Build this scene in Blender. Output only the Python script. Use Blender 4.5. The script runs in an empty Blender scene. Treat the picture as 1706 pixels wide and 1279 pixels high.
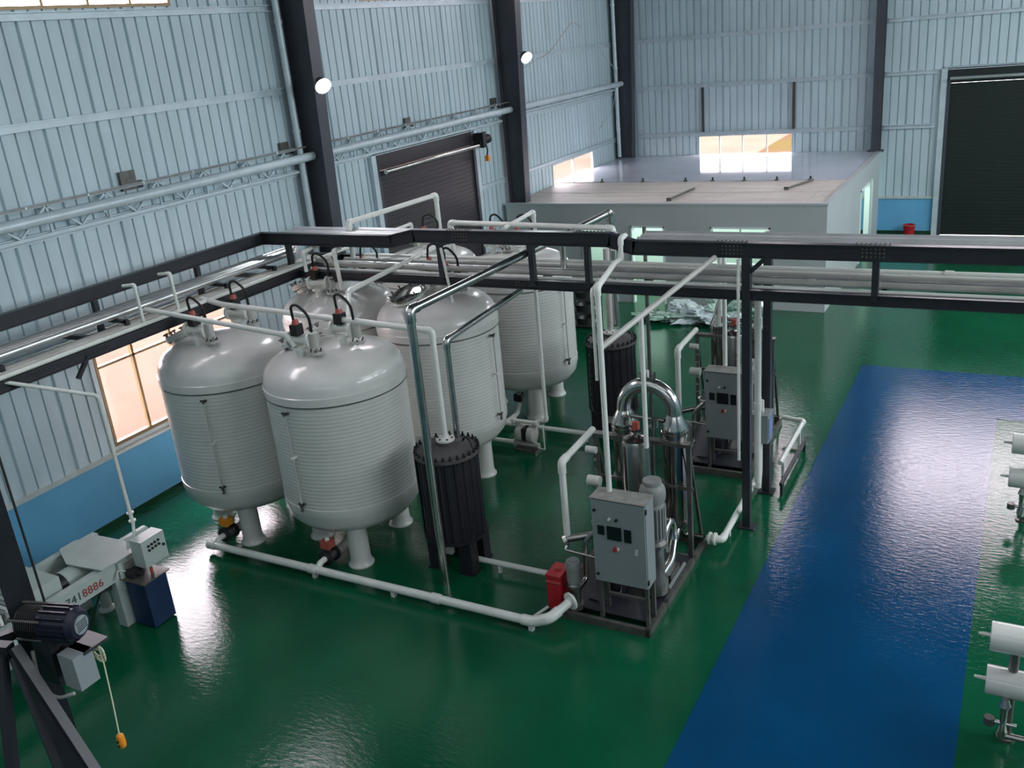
import bpy, bmesh, math, random
from mathutils import Vector, Matrix
random.seed(7)
PI = math.pi
sc = bpy.context.scene
COL = sc.collection

# ---------------------------------------------------------------- camera
cam_d = bpy.data.cameras.new('camera')
cam = bpy.data.objects.new('camera', cam_d)
COL.objects.link(cam)
cam_d.sensor_width = 36.0
cam_d.lens = 32.54
cam_d.clip_end = 300
ax = Vector((0.8775963, 0.4708133, -0.0903301))
ay = Vector((0.0921571, -0.3505910, -0.9319834))
az = Vector((-0.4704591, 0.8095806, -0.3510662))
m = Matrix((( ax.x, -ay.x, -az.x, 0), (ax.y, -ay.y, -az.y, 0), (ax.z, -ay.z, -az.z, 0), (0, 0, 0, 1)))
m.translation = Vector((0, 0, 7.0))
cam.matrix_world = m
sc.camera = cam

# ---------------------------------------------------------------- world, light, exposure
w = bpy.data.worlds.new('sky'); sc.world = w; w.use_nodes = True
bg = w.node_tree.nodes['Background']
bg.inputs[0].default_value = (0.93, 0.84, 0.92, 1)
bg.inputs[1].default_value = 18.0
sc.view_settings.view_transform = 'Standard'
sc.view_settings.look = 'None'
sc.view_settings.gamma = 1.0
sc.view_settings.use_curve_mapping = False
sc.view_settings.exposure = 0.16

def area(name, loc, rot, sx, sy, power, col):
    l = bpy.data.lights.new(name, 'AREA'); l.shape = 'RECTANGLE'; l.size = sx; l.size_y = sy
    l.energy = power; l.color = col
    o = bpy.data.objects.new(name, l); COL.objects.link(o); o.location = loc; o.rotation_euler = rot
    return o
# daylight through the window bands of the long right wall and of the wall behind the camera
area('right_window_daylight', (12.5, 16, 8.3), (0, math.radians(68), 0), 3.0, 24, 2450, (0.88, 0.95, 1.0))
area('front_window_daylight', (0, -7.4, 8.6), (math.radians(60), 0, 0), 18, 2.4, 250, (0.88, 0.95, 1.0))
# unseen overhead fill lights, added over the right bay and over the bay behind the camera
area('added_top_fill', (7.0, 18.5, 10.2), (0, 0, 0), 6, 22, 1500, (0.88, 0.95, 1.0))
area('added_top_fill', (-4, 2.5, 10.2), (0, 0, 0), 14, 9, 260, (0.88, 0.95, 1.0))

# ---------------------------------------------------------------- materials
def new_mat(name):
    mt = bpy.data.materials.new(name); mt.use_nodes = True
    nt = mt.node_tree; return mt, nt, nt.nodes['Principled BSDF']
def mat(name, col, rough=0.5, metal=0.0, var=0.0, scale=3.0, bump=0.0, bscale=20.0, emit=None, estr=0, stretch=(1,1,1), spec=None, coat=0, dirt=None, rvar=0.0):
    mt, nt, p = new_mat(name)
    p.inputs['Base Color'].default_value = (*col, 1)
    p.inputs['Roughness'].default_value = rough
    p.inputs['Metallic'].default_value = metal
    if spec is not None: p.inputs['Specular IOR Level'].default_value = spec
    if coat: p.inputs['Coat Weight'].default_value = coat
    if emit: 
        p.inputs['Emission Color'].default_value = (*emit, 1); p.inputs['Emission Strength'].default_value = estr
    tc = None
    if var or bump or rvar:
        tc = nt.nodes.new('ShaderNodeTexCoord'); mp = nt.nodes.new('ShaderNodeMapping')
        nt.links.new(tc.outputs['Object'], mp.inputs[0]); mp.inputs['Scale'].default_value = stretch
    if var:
        n = nt.nodes.new('ShaderNodeTexNoise'); n.inputs['Scale'].default_value = scale; n.inputs['Detail'].default_value = 6
        nt.links.new(mp.outputs[0], n.inputs['Vector'])
        cr = nt.nodes.new('ShaderNodeValToRGB')
        d = dirt if dirt else tuple(c*(1-var) for c in col)
        cr.color_ramp.elements[0].position = 0.3; cr.color_ramp.elements[0].color = (*d, 1)
        cr.color_ramp.elements[1].position = 0.65; cr.color_ramp.elements[1].color = (*col, 1)
        nt.links.new(n.outputs['Fac'], cr.inputs[0]); nt.links.new(cr.outputs[0], p.inputs['Base Color'])
    if rvar:
        n3 = nt.nodes.new('ShaderNodeTexNoise'); n3.inputs['Scale'].default_value = scale*1.7; n3.inputs['Detail'].default_value = 4
        nt.links.new(mp.outputs[0], n3.inputs['Vector'])
        mr = nt.nodes.new('ShaderNodeMapRange'); mr.inputs[3].default_value = max(0.02, rough-rvar); mr.inputs[4].default_value = rough+rvar
        nt.links.new(n3.outputs['Fac'], mr.inputs[0]); nt.links.new(mr.outputs[0], p.inputs['Roughness'])
    if bump:
        n2 = nt.nodes.new('ShaderNodeTexNoise'); n2.inputs['Scale'].default_value = bscale; n2.inputs['Detail'].default_value = 3
        nt.links.new(mp.outputs[0], n2.inputs['Vector'])
        b = nt.nodes.new('ShaderNodeBump'); b.inputs['Strength'].default_value = bump; b.inputs['Distance'].default_value = 0.02
        nt.links.new(n2.outputs['Fac'], b.inputs['Height']); nt.links.new(b.outputs[0], p.inputs['Normal'])
    return mt

def floor_mat(name, col, col2):
    mt, nt, p = new_mat(name); N = nt.nodes; L = nt.links
    tc = N.new('ShaderNodeTexCoord')
    n = N.new('ShaderNodeTexNoise'); n.inputs['Scale'].default_value = 0.7; n.inputs['Detail'].default_value = 8
    L.new(tc.outputs['Object'], n.inputs['Vector'])
    cr = N.new('ShaderNodeValToRGB'); cr.color_ramp.elements[0].position = .35; cr.color_ramp.elements[0].color = (*col2, 1)
    cr.color_ramp.elements[1].position = .65; cr.color_ramp.elements[1].color = (*col, 1)
    L.new(n.outputs['Fac'], cr.inputs[0]); L.new(cr.outputs[0], p.inputs['Base Color'])
    mp = N.new('ShaderNodeMapping'); mp.inputs['Scale'].default_value = (1.6, 4.0, 1); mp.inputs['Rotation'].default_value = (0, 0, 0.5)
    L.new(tc.outputs['Object'], mp.inputs[0])
    n2 = N.new('ShaderNodeTexNoise'); n2.inputs['Scale'].default_value = 1.6; n2.inputs['Detail'].default_value = 9; n2.inputs['Roughness'].default_value = .62
    L.new(mp.outputs[0], n2.inputs['Vector'])
    mr = N.new('ShaderNodeMapRange'); mr.inputs[1].default_value = .45; mr.inputs[2].default_value = .8; mr.inputs[3].default_value = .035; mr.inputs[4].default_value = .13
    L.new(n2.outputs['Fac'], mr.inputs[0]); L.new(mr.outputs[0], p.inputs['Roughness'])
    n3 = N.new('ShaderNodeTexNoise'); n3.inputs['Scale'].default_value = 5.0; n3.inputs['Detail'].default_value = 5; n3.inputs['Roughness'].default_value = .6
    L.new(mp.outputs[0], n3.inputs['Vector'])
    b = N.new('ShaderNodeBump'); b.inputs['Strength'].default_value = .30; b.inputs['Distance'].default_value = .012
    L.new(n3.outputs['Fac'], b.inputs['Height']); L.new(b.outputs[0], p.inputs['Normal'])
    p.inputs['Specular IOR Level'].default_value = 0.5
    return mt

def glass_mat(name, tint, refl=0.12):
    mt = bpy.data.materials.new(name); mt.use_nodes = True; nt = mt.node_tree; nt.nodes.clear()
    o = nt.nodes.new('ShaderNodeOutputMaterial'); mx = nt.nodes.new('ShaderNodeMixShader')
    t = nt.nodes.new('ShaderNodeBsdfTransparent'); g = nt.nodes.new('ShaderNodeBsdfGlossy')
    t.inputs[0].default_value = (*tint, 1); g.inputs['Roughness'].default_value = .02
    fr = nt.nodes.new('ShaderNodeLayerWeight'); fr.inputs[0].default_value = .5
    pw = nt.nodes.new('ShaderNodeMath'); pw.operation = 'POWER'; pw.inputs[1].default_value = 5
    ad = nt.nodes.new('ShaderNodeMath'); ad.operation = 'ADD'; ad.inputs[1].default_value = .04; ad.use_clamp = True
    nt.links.new(fr.outputs['Facing'], pw.inputs[0]); nt.links.new(pw.outputs[0], ad.inputs[0])
    nt.links.new(ad.outputs[0], mx.inputs[0]); nt.links.new(t.outputs[0], mx.inputs[1]); nt.links.new(g.outputs[0], mx.inputs[2])
    nt.links.new(mx.outputs[0], o.inputs[0]); return mt

M = {}
M['floor'] = floor_mat('green_epoxy', (0.0025, 0.090, 0.038), (0.002, 0.064, 0.027))
M['blue'] = floor_mat('blue_floor_paint', (0.0012, 0.056, 0.150), (0.0012, 0.045, 0.120))
M['sheet'] = mat('blue_grey_steel_sheet', (0.51, 0.625, 0.67), .42, var=.12, scale=1.2, stretch=(2, 2, .4), spec=.4)
M['girt'] = mat('galvanised_girt', (0.56, 0.65, 0.69), .4, metal=.15, var=.15, scale=4)
M['column'] = mat('dark_painted_steel', (0.052, 0.058, 0.074), .42, var=.2, scale=2)
M['dado'] = mat('blue_wall_paint', (0.13, 0.40, 0.64), .5, var=.1, scale=1.5)
M['kerb'] = mat('dark_green_kerb', (0.006, 0.05, 0.022), .35)
M['sill'] = mat('pale_render_sill', (0.50, 0.55, 0.53), .6, var=.15, scale=5)
M['rack'] = mat('black_rack_steel', (0.022, 0.024, 0.031), .38, var=.25, scale=4)
M['frp'] = mat('white_fibreglass', (0.60, 0.605, 0.565), .30, var=.08, scale=2.5, coat=.15)
M['frp_dome'] = mat('white_gelcoat_dome', (0.66, 0.655, 0.62), .22, var=.08, scale=3, coat=.3)
M['pvc'] = mat('white_pvc', (0.70, 0.71, 0.66), .33, var=.08, scale=6)
M['pvc_old'] = mat('greyish_pvc', (0.50, 0.49, 0.45), .45, var=.3, scale=4, stretch=(.4, .4, .4))
M['chrome'] = mat('polished_steel', (0.60, 0.59, 0.57), .2, metal=1, var=.2, scale=5)
M['foil'] = mat('aluminium_cladding', (0.66, 0.68, 0.68), .32, metal=.8, var=.2, scale=3, rvar=.08)
M['cladding'] = mat('pale_pipe_cladding', (0.52, 0.53, 0.54), .34, metal=.35, var=.15, scale=3)
M['ss'] = mat('brushed_stainless', (0.36, 0.34, 0.32), .2, metal=1, var=.25, scale=4, stretch=(1, 1, .3))
M['ss_dark'] = mat('dull_stainless', (0.24, 0.23, 0.22), .38, metal=.9, var=.3, scale=5)
M['frame'] = mat('dirty_steel_frame', (0.16, 0.155, 0.14), .5, metal=.6, var=.4, scale=8)
M['black'] = mat('black_plastic', (0.012, 0.012, 0.015), .42)
M['filter'] = mat('black_polyethylene', (0.014, 0.013, 0.019), .5, var=.2, scale=4)
M['filter_top'] = mat('dusty_black_lid', (0.085, 0.08, 0.078), .6, var=.35, scale=6)
M['rubber'] = mat('black_rubber', (0.01, 0.01, 0.01), .6)
M['cab'] = mat('grey_cabinet_paint', (0.25, 0.275, 0.28), .42, var=.08, scale=2)
M['dust'] = mat('dusty_cabinet_top', (0.27, 0.27, 0.24), .7, var=.35, scale=9)
M['screen'] = mat('dark_screen', (0.01, 0.014, 0.016), .15)
M['red'] = mat('red_paint', (0.42, 0.012, 0.02), .4, var=.15, scale=6)
M['redplastic'] = mat('red_plastic', (0.38, 0.08, 0.06), .45)
M['orange'] = mat('orange_plastic', (0.80, 0.28, 0.02), .4)
M['yellow'] = mat('yellow_plastic', (0.72, 0.46, 0.07), .5)
M['motor'] = mat('grey_motor_paint', (0.24, 0.25, 0.24), .5, var=.2, scale=8)
M['shutter'] = mat('brown_black_shutter', (0.040, 0.034, 0.040), .38, var=.15, scale=2)
M['shutter2'] = mat('dark_green_black_shutter', (0.013, 0.020, 0.018), .38, var=.15, scale=2)
M['office'] = mat('grey_office_wall', (0.42, 0.455, 0.455), .5, var=.06, scale=1)
M['office_in'] = mat('white_office_partition', (0.80, 0.86, 0.84), .5)
M['roof_gloss'] = mat('glossy_panel_roof', (0.56, 0.585, 0.66), .06, var=.08, scale=1)
M['roof_dust'] = mat('dusty_beige_board', (0.66, 0.59, 0.53), .55, var=.22, scale=1.5, stretch=(.4, 2.0, 1))
M['wframe'] = mat('bronze_window_frame', (0.28, 0.19, 0.10), .4, metal=.4)
M['wframe_g'] = mat('grey_window_frame', (0.42, 0.47, 0.48), .4)
M['glass'] = glass_mat('window_glass', (0.96, 0.95, 0.95))
M['press'] = mat('press_grey_paint', (0.44, 0.50, 0.47), .42, var=.12, scale=4)
M['press_blue'] = mat('navy_tank_paint', (0.010, 0.028, 0.085), .4, var=.2, scale=3)
M['navy'] = mat('navy_motor_paint', (0.008, 0.009, 0.022), .4, var=.3, scale=8)
M['rust'] = mat('brown_steel_post', (0.06, 0.045, 0.04), .6)
M['bagwhite'] = mat('white_plastic_bag', (0.62, 0.70, 0.72), .35, var=.25, scale=9)
M['baggreen'] = mat('green_white_sheeting', (0.50, 0.62, 0.55), .4, var=.7, scale=5, dirt=(0.03, 0.16, 0.10))
M['cablewhite'] = mat('yellowish_cable', (0.62, 0.60, 0.42), .5)
M['basin'] = mat('dark_plastic_basin', (0.022, 0.032, 0.028), .35)
M['soil'] = mat('orange_soil', (0.098, 0.071, 0.053), .9, spec=0, var=.18, scale=.35)
M['soil_far'] = mat('orange_soil_far', (0.052, 0.031, 0.021), .9, spec=0, var=.3, scale=.3, dirt=(0.050, 0.041, 0.014))
M['bush'] = mat('roadside_green', (0.048, 0.046, 0.010), .9, spec=0, var=.4, scale=1.5, dirt=(0.055, 0.03, 0.017))
M['ceil'] = mat('dark_roof_sheet', (0.10, 0.12, 0.13), .7)
M['farwall'] = mat('blue_grey_far_wall', (0.38, 0.48, 0.53), .5)
M['lampface'] = mat('lit_lamp_face', (1, 1, 1), .3, emit=(0.92, 0.97, 1.0), estr=45)
M['ink'] = mat('dark_lettering', (0.05, 0.07, 0.08), .6)
M['redink'] = mat('red_lettering', (0.30, 0.04, 0.035), .6)
M['blueish'] = mat('pale_blue_panel', (0.10, 0.18, 0.32), .3)

# ---------------------------------------------------------------- mesh helpers
def frame_of(d):
    d = Vector(d).normalized()
    up = Vector((0, 0, 1)) if abs(d.z) < .95 else Vector((1, 0, 0))
    u = d.cross(up).normalized(); v = u.cross(d).normalized()
    return d, u, v
class MB:
    def __init__(s): s.v = []; s.f = []
    def quad(s, a, b, c, d):
        n = len(s.v); s.v += [tuple(a), tuple(b), tuple(c), tuple(d)]; s.f.append((n, n+1, n+2, n+3)); return s
    def box(s, x0, x1, y0, y1, z0, z1):
        n = len(s.v)
        s.v += [(x0,y0,z0),(x1,y0,z0),(x1,y1,z0),(x0,y1,z0),(x0,y0,z1),(x1,y0,z1),(x1,y1,z1),(x0,y1,z1)]
        s.f += [(n,n+3,n+2,n+1),(n+4,n+5,n+6,n+7),(n,n+1,n+5,n+4),(n+1,n+2,n+6,n+5),(n+2,n+3,n+7,n+6),(n+3,n,n+4,n+7)]
        return s
    def bar(s, p0, p1, w, h, up=(0,0,1)):
        p0 = Vector(p0); p1 = Vector(p1); d = (p1-p0).normalized(); up = Vector(up)
        if abs(d.dot(up)) > .98: up = Vector((0,1,0))
        u = d.cross(up).normalized()*w/2; v = u.cross(d).normalized()*h/2
        n = len(s.v)
        for p in (p0, p1):
            for a, b in ((-1,-1),(1,-1),(1,1),(-1,1)): s.v.append(tuple(p+u*a+v*b))
        s.f += [(n+3,n+2,n+1,n),(n+4,n+5,n+6,n+7)] + [(n+i, n+(i+1)%4, n+4+(i+1)%4, n+4+i) for i in range(4)]
        return s
    def ring(s, c, u, v, r, n):
        k = len(s.v)
        for i in range(n):
            a = 2*PI*i/n; s.v.append(tuple(c + u*(r*math.cos(a)) + v*(r*math.sin(a))))
        return k
    def cyl(s, p0, p1, r, r2=None, n=14, caps=True):
        r2 = r if r2 is None else r2; p0 = Vector(p0); p1 = Vector(p1); d, u, v = frame_of(p1-p0)
        a = s.ring(p0, u, v, r, n); b = s.ring(p1, u, v, r2, n)
        for i in range(n): s.f.append((a+(i+1)%n, a+i, b+i, b+(i+1)%n))
        if caps: s.f += [tuple(a+i for i in range(n)), tuple(b+n-1-i for i in range(n))]
        return s
    def tube(s, pts, r, n=12, caps=True):
        pts = [Vector(p) for p in pts]; ds = []
        for i in range(len(pts)):
            a = pts[max(0, i-1)]; b = pts[min(len(pts)-1, i+1)]; ds.append((b-a).normalized())
        d, u, v = frame_of(ds[0]); rings = []
        for i, p in enumerate(pts):
            if i:
                q = ds[i-1].rotation_difference(ds[i]); u = q @ u; v = q @ v
            rr = r[i] if isinstance(r, (list, tuple)) else r
            rings.append(s.ring(p, u, v, rr, n))
        for a, b in zip(rings, rings[1:]):
            for i in range(n): s.f.append((a+(i+1)%n, a+i, b+i, b+(i+1)%n))
        if caps: s.f += [tuple(rings[0]+i for i in range(n)), tuple(rings[-1]+n-1-i for i in range(n))]
        return s
    def lathe(s, c, prof, n=32, axis=(0,0,1), caps=True):
        c = Vector(c); d, u, v = frame_of(axis); rings = []
        for r, z in prof: rings.append(s.ring(c + d*z, u, v, max(r, 1e-4), n))
        for a, b in zip(rings, rings[1:]):
            for i in range(n): s.f.append((a+(i+1)%n, a+i, b+i, b+(i+1)%n))
        if caps: s.f += [tuple(rings[0]+i for i in range(n)), tuple(rings[-1]+n-1-i for i in range(n))]
        return s
    def sphere(s, c, r, n=12, sq=1.0):
        prof = [(r*math.sin(PI*i/8), -r*sq*math.cos(PI*i/8)) for i in range(9)]
        return s.lathe(c, prof, n)
    def extrude(s, poly, a, b, up=(0,0,1)):
        """poly in (side, up) extruded from a to b"""
        a = Vector(a); b = Vector(b); d = (b-a).normalized(); u = d.cross(Vector(up)).normalized(); v = u.cross(d).normalized()
        n = len(s.v); k = len(poly)
        for p in (a, b):
            for x, y in poly: s.v.append(tuple(p + u*x + v*y))
        for i in range(k): s.f.append((n+i, n+(i+1)%k, n+k+(i+1)%k, n+k+i))
        s.f += [tuple(n+k-1-i for i in range(k)), tuple(n+k+i for i in range(k))]
        return s
    def build(s, name, mt, parent=None, origin=None, smooth=True, ang=38):
        off = Vector((0,0,0))
        if parent is not None: off = parent.get('_o') and Vector(parent['_o']) or Vector((0,0,0))
        elif origin is not None: off = Vector(origin)
        me = bpy.data.meshes.new(name)
        me.from_pydata([(x-off.x, y-off.y, z-off.z) for x, y, z in s.v], [], s.f)
        bm = bmesh.new(); bm.from_mesh(me); bmesh.ops.recalc_face_normals(bm, faces=bm.faces); bm.to_mesh(me); bm.free()
        me.materials.append(M[mt])
        if smooth:
            me.shade_smooth(); me.set_sharp_from_angle(angle=math.radians(ang))
        o = bpy.data.objects.new(name, me); COL.objects.link(o)
        if parent is not None: o.parent = parent; o['_o'] = tuple(off)
        elif origin is not None: o.location = off; o['_o'] = tuple(off)
        else: o['_o'] = (0.0, 0.0, 0.0)
        return o
def rnd(pts, rad, k=5):
    """round the corners of a polyline"""
    pts = [Vector(p) for p in pts]; out = [pts[0]]
    for a, b, c in zip(pts, pts[1:], pts[2:]):
        r = min(rad, (b-a).length*.45, (c-b).length*.45)
        p = b + (a-b).normalized()*r; q = b + (c-b).normalized()*r
        for i in range(k+1):
            t = i/k; out.append(p*(1-t)**2 + b*2*t*(1-t) + q*t*t)
    out.append(pts[-1]); return out
def thing(name, label, cat, loc=(0,0,0), group=None):
    o = bpy.data.objects.new(name, None); COL.objects.link(o); o.location = loc; o['_o'] = tuple(float(c) for c in loc)
    o.empty_display_size = .2
    if label: o['label'] = label
    if cat: o['category'] = cat
    if group: o['group'] = group
    return o
def tag(o, label, cat, group=None):
    o['label'] = label; o['category'] = cat
    if group: o['group'] = group
    return o
def root(name, kind='structure', loc=(0,0,0)):
    o = thing(name, None, None, loc); o['kind'] = kind; return o
def struct(o): o['kind'] = 'structure'; return o
def dup(o, dx, label=None, group=None, parent=None, rename=None):
    c = o.copy(); COL.objects.link(c)
    if parent is None: c.location = Vector(o.location) + Vector(dx)
    else: c.parent = parent
    for ch in list(o.children): dup(ch, dx, parent=c)
    if label: c['label'] = label
    if group: c['group'] = group
    return c
def ibeam(h, wd, tf=.012, tw=.01):
    a = wd/2; b = h/2
    return [(-a,-b),(a,-b),(a,-b+tf),(tw/2,-b+tf),(tw/2,b-tf),(a,b-tf),(a,b),(-a,b),(-a,b-tf),(-tw/2,b-tf),(-tw/2,-b+tf),(-a,-b+tf)]

# ================================================================= ROOM
XL, YB, XR, YF, ZC = -12.85, 31.3, 12.85, -8.0, 10.3
# floor
fl = MB().box(XL, XR, YF, YB, -.06, 0).build('floor', 'floor', origin=(0,0,0), smooth=False); struct(fl)
bl = MB()
bl.box(-2.68, -.12, YF+.1, 16.83, .0, .004); bl.box(-2.68, 6.0, 16.83, 19.03, .0, .004)
struct(bl.build('floor_walkway', 'blue', origin=(0,0,0), smooth=False))

# profiled wall sheets: each sheet is a piece of its wall
def sheets(parent, horiz, coord, sgn, a0, a1, z0, z1, opens, pitch=.94, ribs=4):
    cache = {}
    n = int(math.ceil((a1-a0)/pitch))
    for i in range(n):
        s0 = a0+i*pitch; s1 = min(a1, s0+pitch)
        cuts = sorted({s0, s1} | {c for o in opens for c in o[:2] if s0+1e-4 < c < s1-1e-4})
        mb = MB()
        rw = pitch/ribs
        for c0, c1 in zip(cuts, cuts[1:]):
            mid = (c0+c1)/2
            blocks = sorted((o[2], o[3]) for o in opens if o[0] < mid < o[1])
            zs = []; z = z0
            for b0, b1 in blocks:
                if b0 > z+1e-4: zs.append((z, b0))
                z = max(z, b1)
            if z < z1-1e-4: zs.append((z, z1))
            prof = [(c0, 0.0)]
            for k in range(ribs):
                e = s0+(k+1)*rw - .02
                wdt = .05 if k == ribs-1 else .034
                for q, dd in ((e-wdt, 0), (e-wdt+.006, .032), (e-.006, .032), (e, 0)):
                    if c0 < q < c1: prof.append((q, dd))
                if k == ribs-1:
                    for q, dd in ((e+.004, 0), (e+.008, .014), (e+.014, .014), (e+.018, 0)):
                        if c0 < q < c1: prof.append((q, dd))
            prof.append((c1, 0.0))
            for za, zb in zs:
                for (p, dp), (q, dq) in zip(prof, prof[1:]):
                    if horiz == 'y':
                        mb.quad((coord+sgn*dp, p, za), (coord+sgn*dq, q, za), (coord+sgn*dq, q, zb), (coord+sgn*dp, p, zb))
                    else:
                        mb.quad((p, coord+sgn*dp, za), (q, coord+sgn*dq, za), (q, coord+sgn*dq, zb), (p, coord+sgn*dp, zb))
        if mb.f: mb.build('wall_panel', 'sheet', parent, smooth=False)

WIN_LOW = (8.93, 12.02, 1.27, 3.2)
DOOR_L = (16.88, 21.18, 0, 4.72)
WIN_UP1 = (5.6, 12.02, 7.97, 9.4); WIN_UP2 = (17.25, 20.8, 7.97, 9.4)
WIN_OFF = (25.8, 28.9, 1.9, 3.2)
wl = root('wall_left')
sheets(wl, 'y', XL, -1, -4.0, YB, 1.13, ZC, [WIN_LOW, DOOR_L, WIN_UP1, WIN_UP2, WIN_OFF])
for a, b in ((-4.0, 16.85), (21.2, YB)):
    MB().box(XL-.18, XL+.03, a, b, 0.10, 1.13).build('masonry_dado', 'dado', wl, smooth=False)
    MB().box(XL-.18, XL+.04, a, b, 0, .10).build('kerb', 'kerb', wl, smooth=False)
    MB().extrude([(-.10,1.13),(.10,1.13),(.10,1.15),(-.10,1.235)] , (XL-.02, a, 0), (XL-.02, b, 0)).build('sill_ledge', 'sill', wl, smooth=False)
def girt(parent, p0, p1, h=.12, d=.07):
    # a C purlin: web and two lips
    p0 = Vector(p0); p1 = Vector(p1)
    MB().extrude([(-d/2,-h/2),(d/2,-h/2),(d/2,-h/2+.02),(-d/2+.012,-h/2+.012),(-d/2+.012,h/2-.012),(d/2,h/2-.02),(d/2,h/2),(-d/2,h/2)], p0, p1).build('girt', 'girt', parent, smooth=False)
gx = XL+.045
for z in (6.4, 7.88):
    for a, b in ((-4, 14.45), (14.8, 22.75), (23.1, 31.2)): girt(wl, (gx, a, z), (gx, b, z))
for a, b in ((-4, 14.4), (21.35, 22.75), (23.1, 31.2)): girt(wl, (gx, a, 3.27), (gx, b, 3.27))
for a, b in ((-4, 14.45), (14.8, 22.75), (23.1, 31.2)): girt(wl, (gx, a, 4.84), (gx, b, 4.84))

DOOR_B = (-2.44, 2.6, 0, 4.86)
WIN_B = (-9.98, -6.84, 1.7, 3.26)
WIN_BU = (-3.3, 1.6, 7.05, 7.92); WIN_BU2 = (-3.3, 1.6, 8.05, 9.3)
WIN_BU3 = (-8.0, -6.7, 8.05, 9.9)
wb = root('wall_back')
sheets(wb, 'x', YB, 1, XL, XR, 1.13, ZC, [DOOR_B, WIN_B, WIN_BU, WIN_BU2, WIN_BU3])
for a, b in ((XL, -2.48), (2.65, XR)):
    MB().box(a, b, YB-.03, YB+.18, .12, 1.13).build('masonry_dado', 'dado', wb, smooth=False)
    MB().box(a, b, YB-.04, YB+.18, 0, .12).build('kerb', 'kerb', wb, smooth=False)
    MB().box(a, b, YB-.07, YB+.1, 1.13, 1.2).build('sill_ledge', 'sill', wb, smooth=False)
gy = YB-.045
for z in (6.4, 7.98):
    for a, b in ((-12.4, -4.5), (-4.1, 4.0)): girt(wb, (a, gy, z), (b, gy, z))
for z in (3.32, 4.88):
    for a, b in ((-12.4, -4.5), (-4.1, -2.5)): girt(wb, (a, gy, z), (b, gy, z))
girt(wb, (-2.5, gy, 4.95), (3, gy, 4.95), h=.1)
for x in (-9.79, -6.82):
    MB().box(x-.035, x+.035, YB-.1, YB-.03, 3.38, 4.82).build('jamb_post', 'rust', wb, smooth=False)

# far walls and roof, mostly outside the view
MB().box(XR, XR+.1, YF, YB, 0, ZC).build('wall_right', 'farwall', origin=(0,0,0), smooth=False)['kind'] = 'structure'
MB().box(XL, XR, YF-.1, YF, 0, ZC).build('wall_front', 'farwall', origin=(0,0,0), smooth=False)['kind'] = 'structure'
MB().box(XL-.1, XL, YF, -4.0, 0, ZC).build('wall_left_end', 'farwall', origin=(0,0,0), smooth=False)['kind'] = 'structure'
MB().box(XL-.3, XR+.1, YF-.1, YB+.3, ZC, ZC+.1).build('ceiling', 'ceil', origin=(0,0,0), smooth=False)['kind'] = 'structure'

# windows -------------------------------------------------------------
def window(name, axis, coord, a0, a1, z0, z1, mull, trans, fm, deep=.08, fw=.05):
    r = root(name)
    def bx(p0, p1, q0, q1):
        return (MB().box(coord-deep/2, coord+deep/2, p0, p1, q0, q1) if axis == 'y' else MB().box(p0, p1, coord-deep/2, coord+deep/2, q0, q1))
    for q in (z0, z1-fw): bx(a0, a1, q, q+fw).build('window_frame', fm, r, smooth=False)
    for q in (a0, a1-fw): bx(q, q+fw, z0+fw, z1-fw).build('window_frame', fm, r, smooth=False)
    for q in mull: bx(q-fw*.45, q+fw*.45, z0+fw, z1-fw).build('mullion', fm, r, smooth=False)
    for q in trans: bx(a0+fw, a1-fw, q-fw*.4, q+fw*.4).build('transom', fm, r, smooth=False)
    xs = [a0+fw] + list(mull) + [a1-fw]; zs = [z0+fw] + list(trans) + [z1-fw]
    for i in range(len(xs)-1):
        for j in range(len(zs)-1):
            if axis == 'y': MB().box(coord-.004, coord+.004, xs[i], xs[i+1], zs[j], zs[j+1]).build('window_pane', 'glass', r, smooth=False)
            else: MB().box(xs[i], xs[i+1], coord-.004, coord+.004, zs[j], zs[j+1]).build('window_pane', 'glass', r, smooth=False)
    return r
window('window_1', 'y', XL-.02, *WIN_LOW, [9.68, 10.5, 11.3], [2.62], 'wframe')
window('window_2', 'y', XL-.02, *WIN_UP1, [6.4, 7.2, 8.0, 8.8, 9.6, 10.4, 11.2], [8.7], 'wframe')
window('window_3', 'y', XL-.02, *WIN_UP2, [18.1, 18.95, 19.8], [8.7], 'wframe')
window('window_4', 'y', XL-.02, *WIN_OFF, [27.35], [], 'wframe_g', fw=.04)
window('window_5', 'x', YB+.02, *WIN_B, [-9.25, -8.48, -7.68], [], 'wframe_g', fw=.035)
window('window_6', 'x', YB+.02, *WIN_BU, [-2.1, -.85, .4], [], 'wframe_g')
window('window_7', 'x', YB+.02, *WIN_BU2, [-2.1, -.85, .4], [], 'wframe_g')
window('window_8', 'x', YB+.02, *WIN_BU3, [-7.3], [], 'wframe_g')
for nm, y0, y1, z0, z1 in (("trim_1", 8.83, 12.12, 1.235, 3.24),):
    r = root(nm)
    for q in (y0, y1-.08): MB().box(XL-.03, XL+.035, q, q+.08, z0, z1).build('jamb_trim', 'girt', r, smooth=False)
    MB().box(XL-.03, XL+.03, y0, y1, 1.2, 1.265).build('jamb_trim', 'sill', r, smooth=False)
# ground outside, seen through the glass
g = MB(); g.box(-70, XL-.3, -40, 90, -.3, -.15); g.build('ground_outside', 'soil', origin=(0,0,0), smooth=False)['kind'] = 'structure'
g = MB(); g.box(XL-.29, 70, YB+.4, 90, -.3, -.15); g.build('ground_behind', 'soil_far', origin=(0,0,0), smooth=False)['kind'] = 'structure'
bb = MB()
for i in range(40):
    bb.sphere((-14+i*.7+random.uniform(-.3,.3), 42+random.uniform(-1.5, 1.5), -.1), random.uniform(.6, 1.5), 8, .7)
tag(bb.build('roadside_scrub', 'bush', origin=(0, 42, 0)), 'yellow green scrub outside beyond the small back window', 'shrubs')['kind'] = 'stuff'

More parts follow.
